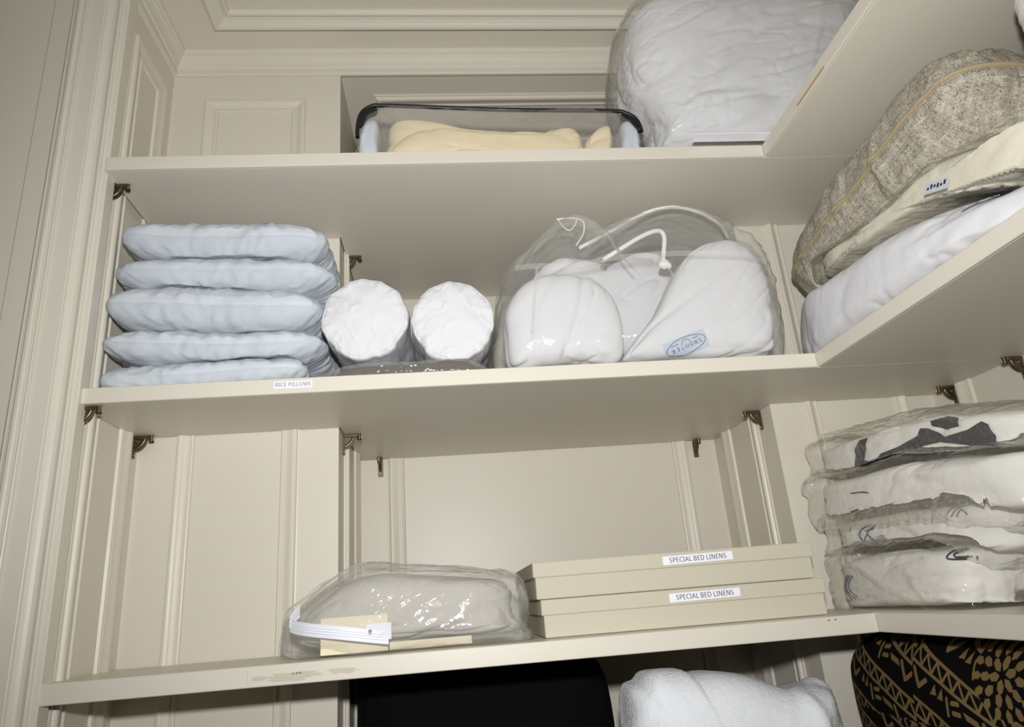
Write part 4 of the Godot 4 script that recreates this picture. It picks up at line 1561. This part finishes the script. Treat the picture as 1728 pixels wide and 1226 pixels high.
# bedding in clear bags, piled in the right-hand corner
func linen_packs() -> void:
	var y0 := YB + 0.031 + 0.001
	var xf := 0.055
	var U := Vector3.BACK
	var Y := Vector3.UP
	var N := Vector3.LEFT
	var o := Vector3(0, UP, 0)
	var packs := [
		["white bedding pack with grey piping on the bottom shelf, lowest of the corner pile", [[1393, 1024], [1389, 975], [1394, 948], [1440, 936], [1520, 924], [1600, 919], [1645, 926], [1658, 965], [1658, 1014], [1645, 1028], [1500, 1030]], 0.0],
		["white bedding pack with monogram, second up in the corner pile", [[1410, 952], [1400, 905], [1412, 880], [1500, 862], [1600, 848], [1684, 842], [1710, 868], [1714, 908], [1690, 936], [1560, 942], [1450, 954]], 0.01],
		["white bedding pack in creased plastic, third up in the corner pile", [[1386, 888], [1378, 838], [1386, 814], [1450, 799], [1540, 771], [1640, 767], [1744, 757], [1774, 800], [1764, 862], [1640, 874], [1500, 882]], -0.01],
		["white bedding pack with navy band, topmost of the corner pile", [[1398, 820], [1382, 780], [1382, 758], [1450, 732], [1530, 702], [1620, 694], [1700, 688], [1785, 692], [1806, 745], [1774, 778], [1640, 788], [1500, 806]], 0.005],
	]
	var sleeves := [
		[[1392, 1026], [1386, 975], [1386, 943], [1440, 929], [1520, 917], [1600, 912], [1650, 919], [1660, 965], [1662, 1012], [1652, 1029], [1500, 1031]],
		[[1402, 958], [1396, 905], [1404, 877], [1500, 857], [1600, 843], [1688, 836], [1716, 864], [1720, 912], [1692, 940], [1560, 946], [1450, 958]],
		[[1379, 894], [1373, 838], [1371, 812], [1450, 795], [1540, 767], [1640, 763], [1748, 753], [1780, 800], [1770, 866], [1640, 878], [1500, 886]],
		[[1392, 824], [1380, 786], [1364, 756], [1450, 729], [1530, 698], [1620, 690], [1700, 684], [1790, 688], [1812, 745], [1780, 782], [1640, 792], [1500, 810]],
	]
	var blobs := []
	var things := []
	var pile := {}
	var k := 0
	for pk in packs:
		var x: float = xf + pk[2]
		var film_out := outline_x(sleeves[k], x + 0.03)
		for i in film_out.size():
			film_out[i].y = maxf(film_out[i].y, y0 - 0.012)
			film_out[i].x = maxf(film_out[i].x, -D1 + 0.026)
		var out := outline_x(pk[1], x + 0.03)
		for i in out.size():
			out[i].y = maxf(out[i].y, y0 - 0.01)
			out[i].x = maxf(out[i].x, -D1 + 0.034)
		var c := Vector2.ZERO
		for q in out:
			c += q
		c /= out.size()
		var base := V(x + 0.15, out[0].y, c.x)
		var ob := Vector3(0, UP, 0) - base
		# the plastic sleeve with its pointed welded end
		var f := thing("plastic_sleeve", "clear plastic sleeve around the " + ["lowest", "second", "third", "topmost"][k] + " bedding pack of the corner pile", "plastic bag", base, "sleeves of the bedding packs")
		var fb := blob(ob, U, Y, N, film_out, -x + 0.008, -(x + 0.312), 8.0, 200)
		var next := {}
		part("film", blob_mesh(fb, [[0.006, 7.0, stretch(Vector3(0, 0.4, 1), 0.25), true], [0.006, 14.0, stretch(Vector3(0, -0.4, 1), 0.3), true], [0.002, 36.0, stretch(Vector3(0, 0.4, 1), 0.5), true]], 640 + k * 7, 150, -base.y + UP + y0, Vector2.ONE, {"mode": 1, "on": pile, "pile": next, "base": base}), M.film_yellow, f)
		var t := thing("bedding_pack", pk[0], "bedding", base, "bedding packs in the corner")
		var b := blob(ob, U, Y, N, fit_inside(out, fb, 0.965), -x - 0.003, -(x + 0.3), 6.0, 180)
		part("folded_sheet", blob_mesh(b, [[0.003, 6.0, stretch(Vector3(0, 0.2, 1), 0.4), false, 2], [0.004, 12.0, stretch(Vector3(0, 0.15, 1), 0.2), true], [0.002, 28.0, stretch(Vector3(0, 0.3, 1), 0.3), true]], 600 + k * 7, 120, -base.y + UP + y0 + 0.003, Vector2.ONE, {"mode": -1, "on": pile, "base": base, "gap": 0.006}), M.linen_white, t)
		for cell in next:
			pile[cell] = maxf(pile.get(cell, -99.0), next[cell])
		blobs.append(b)
		things.append(t)
		k += 1
	# stitching: curved triple lines on the lowest, monograms above, a navy band on the topmost
	stitch(blobs[0], things[0], xf, [[[1432, 970], [1424, 982], [1426, 996], [1440, 1010]], [[1437, 970], [1429, 983], [1431, 997], [1446, 1009]], [[1442, 971], [1434, 984], [1436, 996], [1450, 1006]]], M.thread, 0.0011)
	stitch(blobs[0], things[0], xf, [[[1618, 922], [1600, 930], [1598, 942], [1618, 944]], [[1614, 926], [1605, 934], [1608, 940], [1622, 940]], [[1628, 943], [1638, 936], [1640, 943]]], M.navy, 0.0016)
	stitch(blobs[1], things[1], xf, [[[1452, 912], [1446, 902], [1452, 892], [1464, 886]], [[1454, 914], [1462, 896], [1473, 886]], [[1460, 902], [1474, 914]], [[1456, 896], [1470, 892]], [[1592, 868], [1598, 856], [1615, 848]], [[1600, 872], [1606, 858], [1622, 846]], [[1608, 872], [1612, 860], [1624, 868]]], M.thread, 0.0012)
	stitch(blobs[2], things[2], xf, [[[1450, 831], [1468, 829], [1480, 830]], [[1450, 862], [1462, 858]]], M.navy, 0.0013)
	navy_band(blobs[3], things[3], xf)
	var spot := at(1403, 843, 0, xf + 0.02)
	part("badge", patch(blobs[2], spot.z, spot.y, 0.01, 0.009, 0.0, 0.002, 6, 6), M.navy, things[2])
	# the next pile, cut off by the picture's edge
	var nexts := [["white frilled pillowcase pack beyond the corner pile, on the shelf", [[1686, 1016], [1680, 985], [1694, 952], [1745, 936], [1850, 930], [1930, 960], [1930, 1010], [1800, 1022]]], ["white pillowcase pack beyond the corner pile, lying on another", [[1742, 926], [1738, 895], [1756, 872], [1850, 862], [1920, 880], [1930, 912], [1800, 924]]]]
	var side_pile := {}
	for pk in nexts:
		var out := outline_x(pk[1], xf + 0.02)
		for i in out.size():
			out[i].y = maxf(out[i].y, y0)
		var c := Vector2.ZERO
		for q in out:
			c += q
		c /= out.size()
		var base := V(xf + 0.15, out[0].y, c.x)
		var t := thing("bedding_pack", pk[0], "bedding", base, "bedding packs in the corner")
		var b := blob(Vector3(0, UP, 0) - base, U, Y, N, out, -xf, -(xf + 0.28), 3.0, 120)
		part("folded_sheet", blob_mesh(b, [[0.008, 9.0, stretch(Vector3(0, 0.4, 1), 0.3), true], [0.003, 30.0, stretch(Vector3(0, 1, 0.4), 0.4), true]], 680 + k, 80, -base.y + UP + y0, Vector2.ONE, {"mode": -1, "on": side_pile, "pile": side_pile, "base": base}), M.linen_white, t)
		k += 1

func stitch(b: Blob, t: Node3D, x: float, lines: Array, m: Material, r: float) -> void:
	for l in lines:
		var pts := []
		for q in l:
			var w := at(q[0], q[1], 0, x + 0.012)
			pts.append(b.surface(w.z, w.y, 0.0015))
		part("embroidery", tube(spline(pts, 6), r, 6), m, t, "dark blue stitched line")

func navy_band(b: Blob, t: Node3D, x: float) -> void:
	var shapes := [
		[[1447, 785], [1446, 757], [1452, 742], [1466, 738], [1464, 752], [1464, 776], [1480, 778], [1492, 764], [1520, 752], [1552, 735], [1556, 722], [1570, 722], [1600, 736], [1640, 724], [1660, 710], [1672, 715], [1681, 735], [1680, 748], [1650, 752], [1620, 748], [1590, 745], [1560, 752], [1530, 764], [1500, 778], [1470, 786]],
		[[1568, 710], [1590, 702], [1615, 706], [1624, 718], [1600, 724], [1575, 718]],
		[[1545, 775], [1560, 762], [1590, 758], [1640, 762], [1600, 768], [1560, 778]],
	]
	for s in shapes:
		var poly := PackedVector2Array()
		for q in s:
			var w := at(q[0], q[1], 0, x + 0.015)
			poly.append(Vector2(w.z, w.y))
		var idx := Geometry2D.triangulate_polygon(poly)
		var f := Faces.new()
		for i in range(0, idx.size(), 3):
			band_tri(f, b, poly[idx[i]], poly[idx[i + 1]], poly[idx[i + 2]], 3)
		part("navy_band", f.mesh(), M.navy, t, "navy blue band of the folded cloth")

func band_tri(f: Faces, b: Blob, p: Vector2, q: Vector2, r: Vector2, deep: int) -> void:
	# small triangles, so that the band follows the bulge of the cloth
	if deep == 0:
		f.tri(b.surface(p.x, p.y, 0.0025), b.surface(q.x, q.y, 0.0025), b.surface(r.x, r.y, 0.0025), b.n)
		return
	var pq := (p + q) / 2.0
	var qr := (q + r) / 2.0
	var rp := (r + p) / 2.0
	band_tri(f, b, p, pq, rp, deep - 1)
	band_tri(f, b, pq, q, qr, deep - 1)
	band_tri(f, b, rp, qr, r, deep - 1)
	band_tri(f, b, pq, qr, rp, deep - 1)

# ------------------------------------------------------------------ below the bottom shelf
func things_below() -> void:
	var y0 := YL + TH + 0.001
	var X := Vector3.RIGHT
	var Y := Vector3.UP
	var Z := Vector3.BACK
	var o := Vector3(0, UP, 0)
	# white towels
	var px := [[1056, 1175], [1078, 1150], [1092, 1134], [1145, 1130], [1160, 1137], [1200, 1134], [1250, 1138], [1290, 1150], [1325, 1164], [1352, 1156], [1380, 1154], [1400, 1175]]
	var out := outline_z(px, -0.1)
	out.append_array([Vector2(-0.075, -0.7), Vector2(-0.07, y0), Vector2(-0.25, y0), Vector2(-0.43, y0), Vector2(-0.435, -0.7)])
	var base := V(-0.25, y0, -0.13)
	var t := thing("towel", "heap of white terry towelling below the bottom shelf", "towel", base)
	part("folded_towel", blob_mesh(blob(o - base, X, Y, Z, out, 0.0, -0.24, 3.0, 200), [[0.008, 7.0, stretch(Vector3(0.5, 1, 0), 0.3), true], [0.001, 140.0, Basis(), false, 1]], 701, 130, -base.y + UP + y0), M.towel, t)
	# black and tan printed cushion
	px = [[1406, 1175], [1405, 1140], [1412, 1105], [1425, 1082], [1450, 1066], [1520, 1058], [1620, 1064], [1728, 1078], [1800, 1100]]
	out = outline_x(px, 0.05)
	out.append_array([Vector2(0.36, -0.6), Vector2(0.36, y0), Vector2(0.05, y0), Vector2(-0.26, y0), Vector2(-0.268, -0.7)])
	for i in out.size():
		out[i].x = maxf(out[i].x, -D1 + 0.006)
		out[i].y = minf(out[i].y, YB - 0.01)
	base = V(0.13, y0, 0.05)
	var c := thing("printed_cushion", "black cushion with tan zigzag and flower print below the bottom shelf", "cushion", base)
	part("cushion_cover", blob_mesh(blob(o - base, Z, Y, -X, out, -0.03, -0.23, 3.4, 160), [[0.004, 6.0, Basis(), false, 2]], 711, 60, -base.y + UP + y0, Vector2(1.6, -1.6)), M.tribal, c)
	# black bundle in the recess
	out = PackedVector2Array([Vector2(-0.935, y0), Vector2(-0.938, -0.7), Vector2(-0.936, -0.52), Vector2(-0.92, -0.497), Vector2(-0.7, -0.492), Vector2(-0.47, -0.497), Vector2(-0.425, -0.515), Vector2(-0.405, -0.575), Vector2(-0.4, -0.7), Vector2(-0.4, y0), Vector2(-0.7, y0)])
	base = V(-0.68, y0, -0.44)
	var k := thing("cloth_bundle", "black cloth bundle in the dark recess below the bottom shelf", "bundle", base)
	part("cloth", blob_mesh(blob(o - base, X, Y, Z, out, -0.29, -0.63, 5.0, 120), [[0.006, 6.0, Basis(), true]], 721, 60, -base.y + UP + y0, Vector2.ONE, {"mode": -1}), M.black, k)
